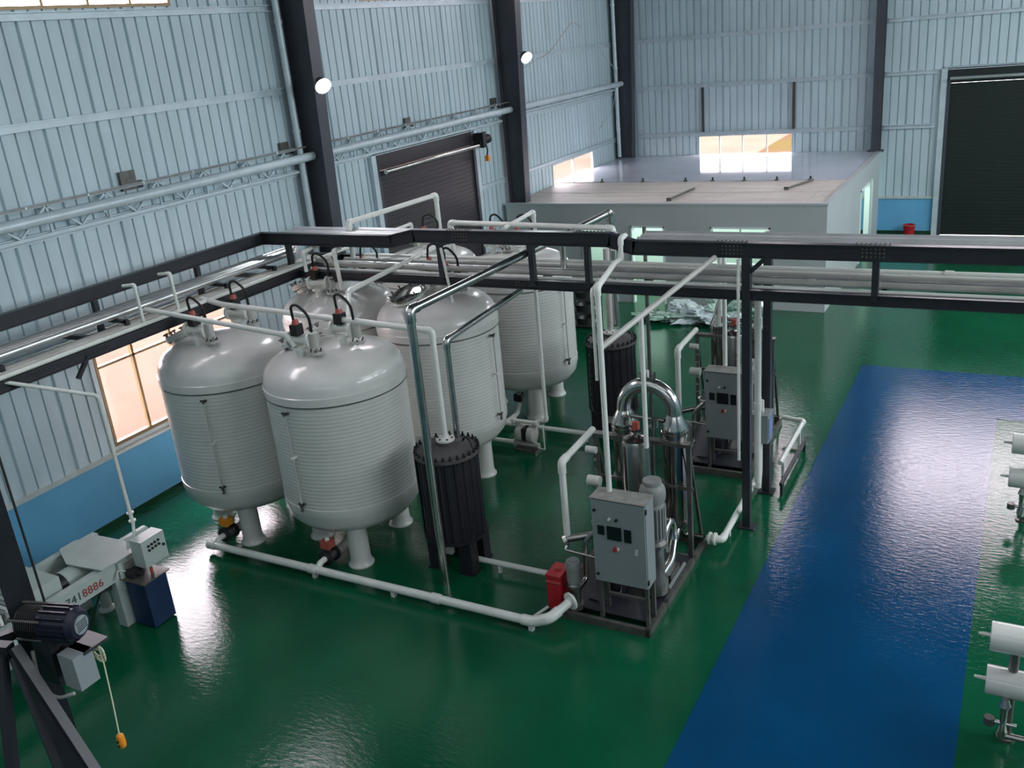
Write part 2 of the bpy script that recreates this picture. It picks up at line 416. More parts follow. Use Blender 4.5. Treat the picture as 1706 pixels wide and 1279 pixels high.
# roller doors ---------------------------------------------------------
def roller(name, axis, coord, a0, a1, top, pitch, mt, shaft):
    r = root(name)
    z = .02; i = 0; sg = 1 if axis == 'y' else -1
    proto = None
    while z < top-pitch:
        prof = [(0, 0), (pitch*.42, .0), (pitch*.5, .012), (pitch*.92, .012), (pitch, 0)]
        mb = MB()
        for (q0, d0), (q1, d1) in zip(prof, prof[1:]):
            if axis == 'y': mb.quad((coord+d0, a0, z+q0), (coord+d0, a1, z+q0), (coord+d1, a1, z+q1), (coord+d1, a0, z+q1))
            else: mb.quad((a0, coord-d0, z+q0), (a1, coord-d0, z+q0), (a1, coord-d1, z+q1), (a0, coord-d1, z+q1))
        if proto is None: proto = mb.build('door_slat', mt, r, smooth=False)
        else:
            c = proto.copy(); COL.objects.link(c); c.location = (0, 0, z-.02)
        z += pitch; i += 1
    def bx(p0, p1, z0, z1, d0, d1):
        return MB().box(coord+d0, coord+d1, p0, p1, z0, z1) if axis == 'y' else MB().box(p0, p1, coord-d1, coord-d0, z0, z1)
    bx(a0-.1, a0, 0, top+.05, -.04, .06).build('guide_rail', 'column', r, smooth=False)
    bx(a1, a1+.1, 0, top+.05, -.04, .06).build('guide_rail', 'column', r, smooth=False)
    bx(a0-.26, a0-.1, 0, top+.3, -.02, .07).build('door_jamb', 'girt', r, smooth=False)
    bx(a1+.1, a1+.26, 0, top+.3, -.02, .07).build('door_jamb', 'girt', r, smooth=False)
    bx(a0-.1, a1+.1, z, top+.32, -.05, -.02).build('door_header', mt, r, smooth=False)
    if axis == 'y': MB().cyl((coord+.22, a0, shaft), (coord+.22, a1+.1, shaft), .055).build('roller_shaft', 'chrome', r)
    else: MB().cyl((a0, coord-.2, shaft), (a1, coord-.2, shaft), .05).build('roller_shaft', 'foil', r)
    return r
roller('door_1', 'y', XL+.05, 17.0, 21.1, 4.5, .105, 'shutter', 4.42)
roller('door_2', 'x', YB-.05, -2.3, 2.5, 4.62, .10, 'shutter2', 4.66)
mo = thing('door_motor', 'small black door operator at the top right corner of the left roller door', 'motor', (XL+.25, 21.2, 4.4))
MB().cyl((XL+.2, 21.15, 4.52), (XL+.2, 21.75, 4.52), .12).build('motor_body', 'black', mo)
MB().box(XL+.1, XL+.38, 21.2, 21.35, 4.35, 4.72).build('gearbox', 'black', mo)
MB().box(XL+.08, XL+.12, 21.15, 21.8, 4.38, 4.7).build('mounting_plate', 'rack', mo)
MB().tube([(XL+.3, 21.45, 4.4), (XL+.33, 21.45, 4.25), (XL+.3, 21.45, 4.12)], .02, 8).build('hand_chain', 'black', mo)
MB().box(XL+.26, XL+.36, 21.4, 21.5, 3.98, 4.12).build('chain_weight', 'orange', mo)

# steel columns --------------------------------------------------------
def column(y, label, ztop=ZC, zb=0):
    o = thing('steel_column', label, 'column', (-12.6, y, zb))
    xb = lambda z: -12.30 + (z/8.0)*.26
    f = .15
    MB().box(XL+.13, XL+.15, y-f, y+f, zb, ztop).build('outer_flange', 'column', o, smooth=False)
    mb = MB(); n = len(mb.v)
    for dy in (-f, f):
        for (x, z) in ((xb(zb)-.018, zb), (xb(zb), zb), (xb(ztop), ztop), (xb(ztop)-.018, ztop)): mb.v.append((x, y+dy, z))
    mb.f += [(0,1,2,3),(7,6,5,4),(0,4,5,1),(1,5,6,2),(2,6,7,3),(3,7,4,0)]
    mb.build('inner_flange', 'column', o, smooth=False)
    mb = MB()
    for dy in (-.006, .006):
        for (x, z) in ((XL+.15, zb), (xb(zb)-.018, zb), (xb(ztop)-.018, ztop), (XL+.15, ztop)): mb.v.append((x, y+dy, z))
    mb.f += [(0,1,2,3),(7,6,5,4),(0,4,5,1),(1,5,6,2),(2,6,7,3),(3,7,4,0)]
    mb.build('web', 'column', o, smooth=False)
    MB().box(XL+.1, -12.2, y-.2, y+.2, zb, zb+.03).build('base_plate', 'column', o, smooth=False)
    return o
column(14.6, 'dark tapered steel column left of the roller door, carrying the nearer lamp')
column(22.9, 'dark tapered steel column beside the white office roof, carrying the farther lamp')
column(31.0, 'dark steel column in the far corner where left and back walls meet', ztop=ZC)
c4 = thing('steel_column', 'slim dark steel column at the back right corner of the office roof', 'column', (-4.27, 31.1, 2.62))
MB().extrude(ibeam(.26, .26, .016, .012), (-4.27, 31.07, 2.66), (-4.27, 31.07, ZC), up=(0,1,0)).build('shaft', 'column', c4, smooth=False)
MB().box(-4.5, -4.05, 30.88, 31.26, 2.62, 2.66).build('base_plate', 'column', c4, smooth=False)

# down pipes
for y, lb in ((14.38, 'pale rainwater downpipe against the near dark column'), (30.75, 'pale rainwater downpipe in the far corner behind the office')):
    z0 = .0 if y < 20 else 2.7
    o = thing('downpipe', lb, 'pipe', (XL+.2, y, z0))
    MB().cyl((XL+.2, y, z0), (XL+.2, y, ZC-.05), .065).build('pipe_run', 'girt', o)
    for z in (3.6, 5.6, 7.6): MB().cyl((XL+.2, y, z), (XL+.2, y, z+.06), .078).build('pipe_clip', 'girt', o)
# horizontal wall pipe in three lengths
for (a, b, lb) in ((2.0, 14.57, 'thick pale pipe on the left wall truss nearest the camera'), (14.64, 22.86, 'thick pale pipe above the left roller door'), (22.95, 30.85, 'thick pale pipe on the left wall above the office roof')):
    o = thing('wall_pipe', lb, 'pipe', (-12.5, a, 5.13))
    MB().cyl((-12.5, a, 5.13), (-12.5, b, 5.13), .083).build('pipe_run', 'girt', o)
    y = a+1.5
    while y < b:
        MB().box(-12.72, -12.42, y-.02, y+.02, 5.03, 5.06).build('pipe_bracket', 'girt', o, smooth=False); y += 3
# trusses
def truss(a, b, label, first):
    o = thing('wall_truss', label, 'truss', (-12.7, a, 4.86))
    x = -12.72
    MB().bar((x, a, 5.30), (x, b, 5.30), .05, .05).build('top_chord', 'girt', o, smooth=False)
    MB().bar((x, a, 4.86), (x, b, 4.86), .06, .05).build('bottom_chord', 'girt', o, smooth=False)
    MB().bar((x+.3, a, 5.34), (x+.3, b, 5.34), .03, .03).build('front_rail', 'ss_dark', o, smooth=False)
    y = first; mod = 1.05
    while y < b-.1:
        for q, z0, z1 in ((y-mod/2, y, 1), (y+mod/2, y, 1)):
            if a < q < b: MB().bar((x, q, 5.28), (x, y, 4.88), .03, .03).build('diagonal_web', 'girt', o, smooth=False)
        if a < y+mod/2 < b: MB().bar((x, y+mod/2, 5.28), (x, y+mod/2, 4.88), .03, .03).build('upright_web', 'girt', o, smooth=False)
        MB().bar((x, y, 5.30), (x+.32, y, 5.34), .03, .03).build('rail_arm', 'girt', o, smooth=False)
        y += mod
truss(2.1, 14.3, 'light steel lattice truss along the left wall before the near column', 2.97)
truss(15.0, 22.7, 'light steel lattice truss above the left roller door', 15.63)
o = MB().bar((XL+.12, 23.2, 4.95), (XL+.12, 30.7, 4.95), .06, .05).build('wall_rail', 'girt', origin=None, smooth=False)
tag(o, 'thin horizontal steel rail under the wall pipe above the office roof', 'rail')
for (y, s, lb) in ((10.35, .3, 'square grey bracket plate on the near truss, middle of the wall bay'), (14.12, .24, 'square grey bracket plate on the near truss beside the dark column'), (18.38, .22, 'grey bracket plate on the truss above the roller door'), (22.5, .26, 'grey bracket plate on the truss next to the second column')):
    o = thing('bracket_plate', lb, 'bracket', (-12.8, y, 5.22))
    MB().box(-12.835, -12.78, y-s/2, y+s/2, 5.22, 5.22+s).build('plate', 'frame', o, smooth=False)
    MB().box(-12.835, -12.79, y+s/2, y+s/2+.12, 5.22, 5.22+s*.4).build('gusset', 'rack', o, smooth=False)

for k, (pts, lb) in enumerate((([(-12.3, 23.2, 6.1), (-12.3, 25.1, 6.45), (-12.3, 26.8, 7.25), (-12.3, 27.4, 7.0)], 'thin drooping wire on the left wall beside the farther lamp'), ([(-12.45, 28.6, 3.9), (-12.45, 29.9, 4.4), (-12.45, 30.5, 5.5), (-12.45, 29.2, 6.2)], 'thin looped wire on the left wall in the far corner'))):
    o = MB().tube(rnd(pts, .4), .012, 6).build('wall_wire', 'pvc_old', origin=pts[0]); tag(o, lb, 'wire')
# lamps -----------------------------------------------------------------
def lamp(p, label, aim):
    o = thing('floodlight', label, 'lamp', p, 'floodlights on the left columns')
    p = Vector(p); d = Vector(aim).normalized()
    MB().cyl(p-d*.16, p, .10, .17, 20).build('housing', 'ss_dark', o)
    MB().cyl(p, p+d*.012, .15, .15, 20).build('lens', 'lampface', o)
    MB().tube([p-d*.1, p-d*.14+Vector((-.1, .1, .05)), p+Vector((-.28, .1, .1))], .02, 8).build('bracket_arm', 'girt', o)
    l = bpy.data.lights.new('floodlight_beam', 'SPOT'); l.energy = 250; l.spot_size = math.radians(140); l.spot_blend = .6; l.shadow_soft_size = .15
    l.color = (.92, .97, 1)
    lo = bpy.data.objects.new('floodlight_beam', l); COL.objects.link(lo); lo.location = d*.03; lo.parent = o
    lo.rotation_euler = d.to_track_quat('-Z', 'Y').to_euler()
lamp((-11.80, 14.36, 6.43), 'lit white floodlight on the near dark column', (.75, -.35, -.55))
lamp((-11.74, 22.58, 6.42), 'lit white floodlight on the column beside the office roof', (.75, -.35, -.55))

# ================================================================= OFFICE
OX0, OX1, OY0, OY1, OZ = -12.72, -4.1, 22.5, 31.2, 2.61
wf = root('wall_office_front')
def wall_cells(parent, x0, x1, y0, y1, opens, along='x', mt='office', ztop=OZ):
    cuts = sorted({x0 if along == 'x' else y0, x1 if along == 'x' else y1} | {c for o_ in opens for c in o_[:2]})
    for c0, c1 in zip(cuts, cuts[1:]):
        mid = (c0+c1)/2; z = 0; zs = []
        for b0, b1 in sorted((o_[2], o_[3]) for o_ in opens if o_[0] < mid < o_[1]):
            if b0 > z+1e-4: zs.append((z, b0))
            z = b1
        if z < ztop: zs.append((z, ztop))
        for za, zb in zs:
            if along == 'x': MB().box(c0, c1, y0, y1, za, zb).build('wall_board', mt, parent, smooth=False)
            else: MB().box(x0, x1, c0, c1, za, zb).build('wall_board', mt, parent, smooth=False)
OPF = [(-10.45, -9.5, 0, 2.07), (-9.05, -8.13, 0, 2.07), (-6.92, -5.42, 1.1, 2.07)]
wall_cells(wf, OX0, OX1, OY0, OY0+.1, OPF)
MB().box(OX0, OX1+.02, OY0-.02, OY0+.12, OZ, OZ+.05).build('parapet_trim', 'office', wf, smooth=False)
ws = root('wall_office_right')
OPS = [(27.35, 28.9, 0, 2.08), (29.25, 29.65, 0, 2.08)]
wall_cells(ws, OX1-.1, OX1, OY0+.1, OY1-.35, OPS, along='y')
MB().box(OX1-.12, OX1+.02, OY0+.12, OY1-.35, OZ, OZ+.05).build('parapet_trim', 'office', ws, smooth=False)
# office ceiling / roof: a dusty beige strip in front, glossy panels behind
cr_ = root('ceiling_office')
x = OX0
while x < OX1-.2:
    x2 = min(x+1.15, OX1-.12)
    MB().box(x+.004, x2-.004, OY0+.12, 24.3, OZ-.05, OZ-.002+random.uniform(0,.006)).build('roof_board', 'roof_dust', cr_, smooth=False)
    MB().box(x+.004, x2-.004, 24.31, 26.0, OZ-.05, OZ+.004+random.uniform(0,.006)).build('roof_board', 'roof_dust', cr_, smooth=False)
    x = x2
MB().box(OX0, OX1-.12, 26.01, YB-.1, OZ-.05, OZ+.03).build('roof_panel', 'roof_gloss', cr_, smooth=False)
pin = root('wall_office_partition')
MB().box(OX0, -5.3, 24.35, 24.4, 0, OZ-.06).build('wall_board', 'office_in', pin, smooth=False)
MB().box(-5.35, -5.3, 24.4, 31.0, 0, OZ-.06).build('wall_board', 'office_in', pin, smooth=False)
MB().box(OX1-.15, OX1-.1, 30.7, 31.0, 0, OZ-.06).build('wall_board', 'office_in', pin, smooth=False)
area('office_corridor_light', (-8.2, 23.4, 2.5), (0, 0, 0), 6.5, .5, 105, (.74, 1, .86))
area('office_side_light', (-4.7, 28.0, 2.5), (0, 0, 0), .4, 4, 50, (.74, 1, .86))
# frames of the office openings
def frame_rect(name, x0, x1, z0, z1, y, mt, door=False):
    r = root(name)
    for q in (x0, x1-.04): MB().box(q, q+.04, y-.03, y+.13, z0, z1).build('frame_side', mt, r, smooth=False)
    MB().box(x0, x1, y-.03, y+.13, z1-.04, z1).build('frame_head', mt, r, smooth=False)
    if not door:
        MB().box(x0, x1, y-.03, y+.13, z0, z0+.04).build('frame_sill', mt, r, smooth=False)
        MB().box((x0+x1)/2-.015, (x0+x1)/2+.015, y+.02, y+.06, z0, z1).build('mullion', mt, r, smooth=False)
        for a, b in ((x0+.04, (x0+x1)/2-.015), ((x0+x1)/2+.015, x1-.04)):
            MB().box(a, b, y+.036, y+.044, z0+.04, z1-.04).build('window_pane', 'glass', r, smooth=False)
    return r
frame_rect('door_3', -10.45, -9.5, 0, 2.07, OY0, 'office_in', True)
frame_rect('door_4', -9.05, -8.13, 0, 2.07, OY0, 'office_in', True)
frame_rect('window_9', -6.92, -5.42, 1.1, 2.07, OY0, 'office_in')
d5 = root('door_5')
for y in (27.35, 28.86): MB().box(OX1-.12, OX1+.03, y, y+.04, 0, 2.08).build('frame_side', 'office_in', d5, smooth=False)
MB().box(OX1-.12, OX1+.03, 27.35, 28.9, 2.04, 2.08).build('frame_head', 'office_in', d5, smooth=False)
# clamps and rods on the roof
for i, x in enumerate((-11.3, -10.0, -8.7, -7.9, -7.0, -6.1, -5.2)):
    o = thing('roof_clamp', 'small dark clamp on the office roof seam, '+('leftmost', 'second from the left', 'third from the left', 'middle one', 'third from the right', 'second from the right', 'rightmost')[i], 'clamp', (x, 26.0, OZ), 'clamps along the office roof seam')
    MB().box(x-.05, x+.05, 25.95, 26.05, OZ+.01, OZ+.05).build('clamp_foot', 'frame', o, smooth=False)
    MB().cyl((x, 26, OZ+.05), (x, 26, OZ+.12), .025).build('clamp_screw', 'rubber', o)
for (a, b, lb) in (((-8.15, 23.0), (-8.0, 24.6), 'steel rod lying on the beige front strip of the office roof, left'), ((-5.5, 24.5), (-5.1, 25.8), 'steel rod lying on the beige strip of the office roof, near its right end')):
    o = thing('loose_rod', lb, 'rod', (a[0], a[1], OZ+.02))
    MB().cyl((a[0], a[1], OZ+.055), (b[0], b[1], OZ+.055), .03).build('rod', 'frame', o)
    MB().box(a[0]-.06, a[0]+.06, a[1]-.03, a[1]+.03, OZ+.02, OZ+.10).build('rod_end', 'frame', o, smooth=False)
o = thing('red_bin', 'small red bin on the floor before the blue back wall dado', 'bin', (-3.16, 30.9, 0))
MB().lathe((-3.16, 30.9, 0), [(.15, 0), (.17, .36), (.18, .38), (.15, .385), (.14, .05)], 20).build('bin_body', 'red', o)
MB().lathe((-3.16, 30.9, .36), [(.18, 0), (.185, .03), (.15, .035)], 20, caps=False).build('bin_rim', 'redplastic', o)

#TAIL
# ================================================================= PIPE RACK
rk = thing('pipe_rack', 'long black steel pipe rack crossing the hall on posts above the tanks', 'rack', (-3.16, 11.84, 0))
IB = ibeam(.2, .11, .016, .012); IL = ibeam(.14, .11, .014, .01)
FY, RY = 11.85, 13.0
MB().extrude(IB, (-11.6, FY, 4.11), (-8.85, FY, 4.11)).build('upper_beam', 'rack', rk, smooth=False)
MB().extrude(IB, (-8.87, FY, 4.11), (-8.4, FY, 4.21)).build('upper_beam', 'rack', rk, smooth=False)
MB().extrude(IB, (-8.42, FY, 4.21), (-5.08, FY, 4.21)).build('upper_beam', 'rack', rk, smooth=False)
MB().extrude(IB, (-5.1, FY, 4.21), (-4.72, FY, 4.11)).build('upper_beam', 'rack', rk, smooth=False)
MB().extrude(IB, (-4.75, FY, 4.11), (3.2, FY, 4.11)).build('upper_beam', 'rack', rk, smooth=False)
MB().extrude(IL, (-11.6, FY, 3.51), (3.2, FY, 3.51)).build('lower_beam', 'rack', rk, smooth=False)
MB().extrude(IL, (-11.6, RY, 3.51), (3.2, RY, 3.51)).build('lower_beam', 'rack', rk, smooth=False)
MB().extrude(IB, (-11.6, 3.5, 4.11), (-11.6, 11.9, 4.11)).build('upper_beam', 'rack', rk, smooth=False)
MB().extrude(IL, (-11.6, 3.5, 3.46), (-11.6, 13.05, 3.46)).build('lower_beam', 'rack', rk, smooth=False)
MB().extrude(IL, (-10.87, 3.5, 3.53), (-10.87, 13.05, 3.53)).build('lower_beam', 'rack', rk, smooth=False)
for x in (-11.03, -7.94, -6.34, -5.44, -1.56, .5):
    zt = 4.12 if -8.4 < x < -5.1 else 4.02
    MB().box(x-.04, x+.04, FY-.045, FY+.045, 3.5, zt).build('strut', 'rack', rk, smooth=False)
for y in (6.2, 8.33, 10.29):
    MB().box(-11.64, -11.56, y-.035, y+.035, 3.5, 4.02).build('strut', 'rack', rk, smooth=False)
for x in (-9.5, -7.94, -6.34, -4.7, -3.13, -1.5, 0.2, 2.0):
    MB().box(x-.03, x+.03, FY, RY, 3.49, 3.545).build('cross_member', 'rack', rk, smooth=False)
for y in (4.6, 6.4, 8.33, 10.29, 11.4):
    MB().box(-11.6, -10.87, y-.03, y+.03, 3.51, 3.57).build('cross_member', 'rack', rk, smooth=False)
    MB().box(-11.6, -11.0, y-.03, y+.03, 3.70, 3.745).build('cross_member', 'rack', rk, smooth=False)
    MB().box(-11.04, -10.98, y-.03, y+.03, 3.54, 3.745).build('cross_member', 'rack', rk, smooth=False)
for x in (-3.16, 3.0):
    MB().box(x-.055, x+.055, FY-.06, FY+.06, .02, 4.03).build('post', 'rack', rk, smooth=False)
    MB().box(x-.055, x+.055, RY-.06, RY+.06, .02, 4.03).build('post', 'rack', rk, smooth=False)
    for y in (FY, RY): MB().box(x-.12, x+.12, y-.11, y+.11, 0, .02).build('base_plate', 'rack', rk, smooth=False)
    MB().box(x-.03, x+.03, FY, RY, 4.05, 4.11).build('cross_member', 'rack', rk, smooth=False)
    MB().bar((x+.05, FY, 3.82), (x+.26, FY, 4.02), .06, .06).build('knee_brace', 'rack', rk, smooth=False)
for x in (-11.0, -9.6, -8.0, -6.4, -4.6, -1.5, .3, 2): MB().box(x-.03, x+.03, FY+.02, FY+.75, 4.02, 4.09 if x < -5 else 4.11).build('cross_member', 'rack', rk, smooth=False)
for x in (-11.5, -9.6): pass
MB().bar((-10.87, 7.5, 3.5), (-10.87, 7.28, 3.26), .05, .05).build('knee_brace', 'rack', rk, smooth=False)
MB().bar((-11.6, 8.3, 3.42), (-12.68, 8.3, 3.42), .07, .07).build('wall_arm', 'rack', rk, smooth=False)
MB().bar((-11.6, 11.9, 3.42), (-12.68, 11.9, 3.42), .07, .07).build('wall_arm', 'rack', rk, smooth=False)
bm_ = MB()
def bolts(xc, zc, y, nx, nz, dx=.05, dz=.05):
    for i in range(nx):
        for k in range(nz):
            px, pz = xc+(i-(nx-1)/2)*dx, zc+(k-(nz-1)/2)*dz
            bm_.cyl((px, y, pz), (px, y-.018, pz), .013, n=6)
bolts(-7.55, 4.21, FY-.006, 6, 3); bolts(-3.35, 4.11, FY-.006, 6, 3); bolts(-1.6, 4.11, FY-.006, 6, 3); bolts(-6.5, 3.51, FY-.006, 6, 2)
for xc, zc in ((-7.55, 4.31), (-3.35, 4.21), (-1.6, 4.21), (-5.4, 4.31)):
    for i in range(8):
        for dy in (-.03, .03): bm_.cyl((xc-.2+i*.055, FY+dy, zc-.002), (xc-.2+i*.055, FY+dy, zc+.016), .012, n=6)
bo = bm_.build('splice_bolts', 'frame', rk); bo['kind'] = 'stuff'

# ----------------------------------------------------------------- pipes
def pipe(name, label, pts, r, mt, rad=None, group=None, elbow=True, n=12, loc=None, couplings=(), flanges=()):
    o = thing(name, label, 'pipe', loc or pts[0], group)
    rad = rad if rad is not None else r*1.8
    MB().tube(rnd(pts, rad), r, n).build('pipe_run', mt, o)
    if elbow:
        P = [Vector(p) for p in pts]
        for a, b, c in zip(P, P[1:], P[2:]):
            u = (a-b).normalized(); v = (c-b).normalized()
            if u.dot(v) < -.97: continue
            q = r*2.6
            MB().tube(rnd([b+u*q, b, b+v*q], rad), r*1.22, n).build('elbow', mt, o)
    for a, d in couplings:
        a = Vector(a); d = Vector(d).normalized()
        MB().cyl(a-d*r*1.1, a+d*r*1.1, r*1.22, n=n).build('coupling', mt, o)
    for a, d in flanges:
        a = Vector(a); d = Vector(d).normalized()
        MB().cyl(a-d*.014, a+d*.014, r*2.0, n=16).build('flange', mt, o)
    return o
# left upper tier: polished pipes running along the left wall
for i, (x, r, z, lb) in enumerate(((-11.56, .05, 3.80, 'polished pipe on the upper left tier, nearest the wall'), (-11.45, .045, 3.795, 'polished pipe on the upper left tier, second from the wall'), (-11.34, .05, 3.80, 'polished pipe on the upper left tier, third from the wall'), (-11.22, .055, 3.805, 'polished pipe on the upper left tier, nearest the tanks'))):
    ye = (12.6, 12.45, 12.3, 12.15)[i]
    pipe('polished_pipe', lb, [(x, 3.6, z), (x, ye, z), (x, ye, z-.16)], r, 'foil', group=None)
# left lower tier: dull pipes
for i, (x, r, lb) in enumerate(((-11.22, .04, 'dull white pipe low on the left tier, nearest the wall'), (-11.12, .045, 'dull white pipe low on the left tier, second from the wall'), (-11.0, .05, 'broad dull white pipe low on the left tier'), (-10.88, .032, 'dull white pipe lying on the inner lower beam of the left tier'))):
    zb = 3.575 if i < 3 else 3.605
    if i < 3: pipe('plastic_pipe', lb, [(x, 3.6, zb+r), (x, 12.2+.12*(3-i), zb+r), (x+.45, 12.2+.12*(3-i), zb+r)], r, 'pvc_old')
    else: pipe('plastic_pipe', lb, [(x, 3.6, zb+r), (x, 15.3, zb+r), (x, 15.3, 3.3)], r, 'pvc')
# rack tier pipes along the hall
rt = ((11.96, .028, 'pvc', 'thin white pipe along the front lower beam'), (12.22, .045, 'pvc_old', 'greyish pipe in the lower rack tier, second from the front'), (12.36, .04, 'foil', 'metal clad pipe in the lower rack tier'), (12.52, .05, 'pvc_old', 'greyish pipe in the middle of the lower rack tier'), (12.68, .04, 'pvc', 'white pipe in the rear half of the lower rack tier'), (12.84, .05, 'pvc', 'white pipe at the rear of the lower rack tier'))
for i, (y, r, mt_, lb) in enumerate(rt):
    pipe('rack_pipe', lb, [(-10.7+.1*i, y, 3.55+r), (3.3, y, 3.55+r)], r, mt_, couplings=[((-9+k*3.1+.4*i, y, 3.55+r), (1, 0, 0)) for k in range(4)])
for x in (-8.6, -5.9, -1.9):
    pass
# upper rack tier
for i, (y, r, lb) in enumerate(((12.06, .05, 'polished pipe on top of the rack, front'), (12.2, .05, 'polished pipe on top of the rack, middle'), (12.36, .06, 'polished pipe on top of the rack, rear'))):
    pipe('polished_pipe', lb+', left length', [(-11.3, y, 4.09+r), (-5.2, y, 4.09+r)], r, 'cladding')
    pipe('polished_pipe', lb+', right length', [(-4.75, y, 4.11+r), (3.3, y, 4.11+r)], r, 'cladding')
# named runs
pipe('polished_pipe', 'tall polished steel pipe rising from the floor beside the near black filter', [(-6.585, 8.99, .0), (-6.585, 8.99, 3.94), (-6.30, 14.75, 4.0), (-6.30, 14.75, 1.95)], .058, 'chrome', rad=.12, flanges=[])
pipe('polished_pipe', 'polished steel pipe from the near black filter lid up to the rack', [(-6.65, 9.80, 1.85), (-6.65, 9.80, 3.28), (-6.72, 12.1, 3.33)], .045, 'chrome', rad=.09)
pipe('plastic_pipe', 'white pipe rising from the near black filter flange and running left over the tanks', [(-6.67, 9.53, 1.98), (-6.67, 9.53, 3.50), (-10.55, 9.72, 3.59), (-11.0, 9.72, 3.66)], .042, 'pvc', couplings=[((-8.5, 9.646, 3.527), (-1, .08, .012))])
pipe('plastic_pipe', 'white pipe from the left rack to the valve of the front right tank', [(-11.0, 8.68, 3.80), (-8.72, 9.02, 3.46), (-8.60, 9.02, 3.3)], .036, 'pvc')
pipe('plastic_pipe', 'white pipe dropping from the rack onto the front right tank', [(-9.03, 13.3, 3.66), (-8.92, 10.7, 3.60), (-8.42, 10.0, 3.42), (-8.25, 9.8, 3.22)], .04, 'pvc')
pipe('plastic_pipe', 'white pipe rising above the rack before the roller door and dropping behind it', [(-10.0, 12.26, 3.7), (-10.0, 12.26, 4.31), (-10.0, 15.0, 4.27), (-10.0, 15.0, 3.25)], .045, 'pvc')
pipe('plastic_pipe', 'white pipe running level behind the raised rack beam', [(-8.9, 13.7, 3.35), (-8.9, 13.7, 4.02), (-6.3, 13.35, 4.05), (-5.65, 13.3, 4.05), (-5.65, 13.3, 3.7)], .045, 'pvc')
pipe('plastic_pipe', 'short white loop standing above the rack near its middle', [(-7.6, 13.3, 4.02), (-7.6, 14.4, 4.08), (-7.6, 14.4, 3.4)], .035, 'pvc')
pipe('plastic_pipe', 'thin white pipe standing on the left of the rack post', [(-3.25, 11.76, 1.1), (-3.25, 11.76, 4.0)], .022, 'pvc', elbow=False)
pipe('plastic_pipe', 'thick white pipe standing between the two rack posts', [(-3.2, 12.6, .35), (-3.2, 12.6, 3.55)], .05, 'pvc', elbow=False, couplings=[((-3.2, 12.6, 2.9), (0, 0, 1)), ((-3.2, 12.6, 1.6), (0, 0, 1))])
pipe('plastic_pipe', 'grey white pipe rising from the far black filter to the rack', [(-6.26, 14.4, 2.0), (-6.26, 14.4, 3.45)], .055, 'pvc_old', elbow=False)
pipe('plastic_pipe', 'thin white pipe from the diaphragm pump up to the rack', [(-7.25, 13.3, .58), (-7.1, 13.3, .6), (-7.1, 13.3, 3.7)], .033, 'pvc')
pipe('plastic_pipe', 'thin white pipe drop before the middle tanks', [(-7.86, 11.75, 4.05), (-7.72, 11.7, 3.2)], .022, 'pvc', elbow=False)
pipe('plastic_pipe', 'white pipe stub standing up at the rack corner, left one', [(-10.5, 11.6, 3.62), (-10.5, 11.6, 3.95), (-10.5, 12.1, 3.98)], .032, 'pvc')
pipe('plastic_pipe', 'white pipe hooking over at the rack corner and down to the rear left tank', [(-10.0, 11.95, 3.95), (-9.95, 11.72, 3.95), (-9.9, 11.72, 3.3)], .036, 'pvc')
pipe('polished_pipe', 'short polished riser behind the raised rack beam', [(-6.12, 12.45, 3.6), (-6.12, 12.45, 4.0)], .05, 'chrome', elbow=False)
for (x, y, lb) in ((-10.95, 8.55, 'white hook pipe over the left rack, nearer one'), (-10.95, 9.2, 'white hook pipe over the left rack, farther one')):
    pipe('plastic_pipe', lb, [(x-.22, y-.02, 4.18), (x, y, 4.20), (x+.02, y, 3.55)], .024, 'pvc', rad=.08)
# conduit from near cabinet top
def cab_conduit(dy, lb):
    a = pipe('cable_conduit', lb, [(-4.10, 9.13+dy, 1.78), (-4.10, 9.13+dy, 4.30), (-4.75, 11.2+dy*0, 4.05), (-4.86, 11.68, 3.98), (-4.86, 11.70, 4.26), (-4.84, 11.84, 4.28)], .034, 'pvc', rad=.08)
    MB().tube(rnd([(-4.17, 9.13+dy, 3.2), (-4.17, 9.13+dy, 4.27), (-4.35, 9.7+dy, 4.2)], .08), .02, 8).build('side_tube', 'pvc', a)
cab_conduit(0, 'white cable conduit rising from the near control cabinet to the raised rack beam')
pipe('plastic_pipe', 'white pipe slanting from the near conduit up to the rack beam', [(-4.11, 9.16, 3.59), (-3.55, 11.72, 4.03)], .036, 'pvc_old', elbow=False)
pipe('plastic_pipe', 'thin white pipe dropping to the near stainless vessel', [(-3.93, 9.97, 3.72), (-3.93, 9.97, 2.0)], .03, 'pvc', elbow=False)
pipe('plastic_pipe', 'white pipe dropping to the far control cabinet', [(-3.98, 13.62, 3.6), (-3.98, 13.62, 1.8)], .036, 'pvc', elbow=False)
pipe('plastic_pipe', 'white pipe dropping behind the far control cabinet', [(-4.45, 15.0, 3.5), (-4.45, 15.0, 2.0)], .045, 'pvc', elbow=False)
pipe('steel_pipe', 'thin dark steel pipe standing behind the slanting white pipe', [(-5.05, 13.1, 0), (-5.05, 13.1, 4.12)], .03, 'ss_dark', elbow=False)
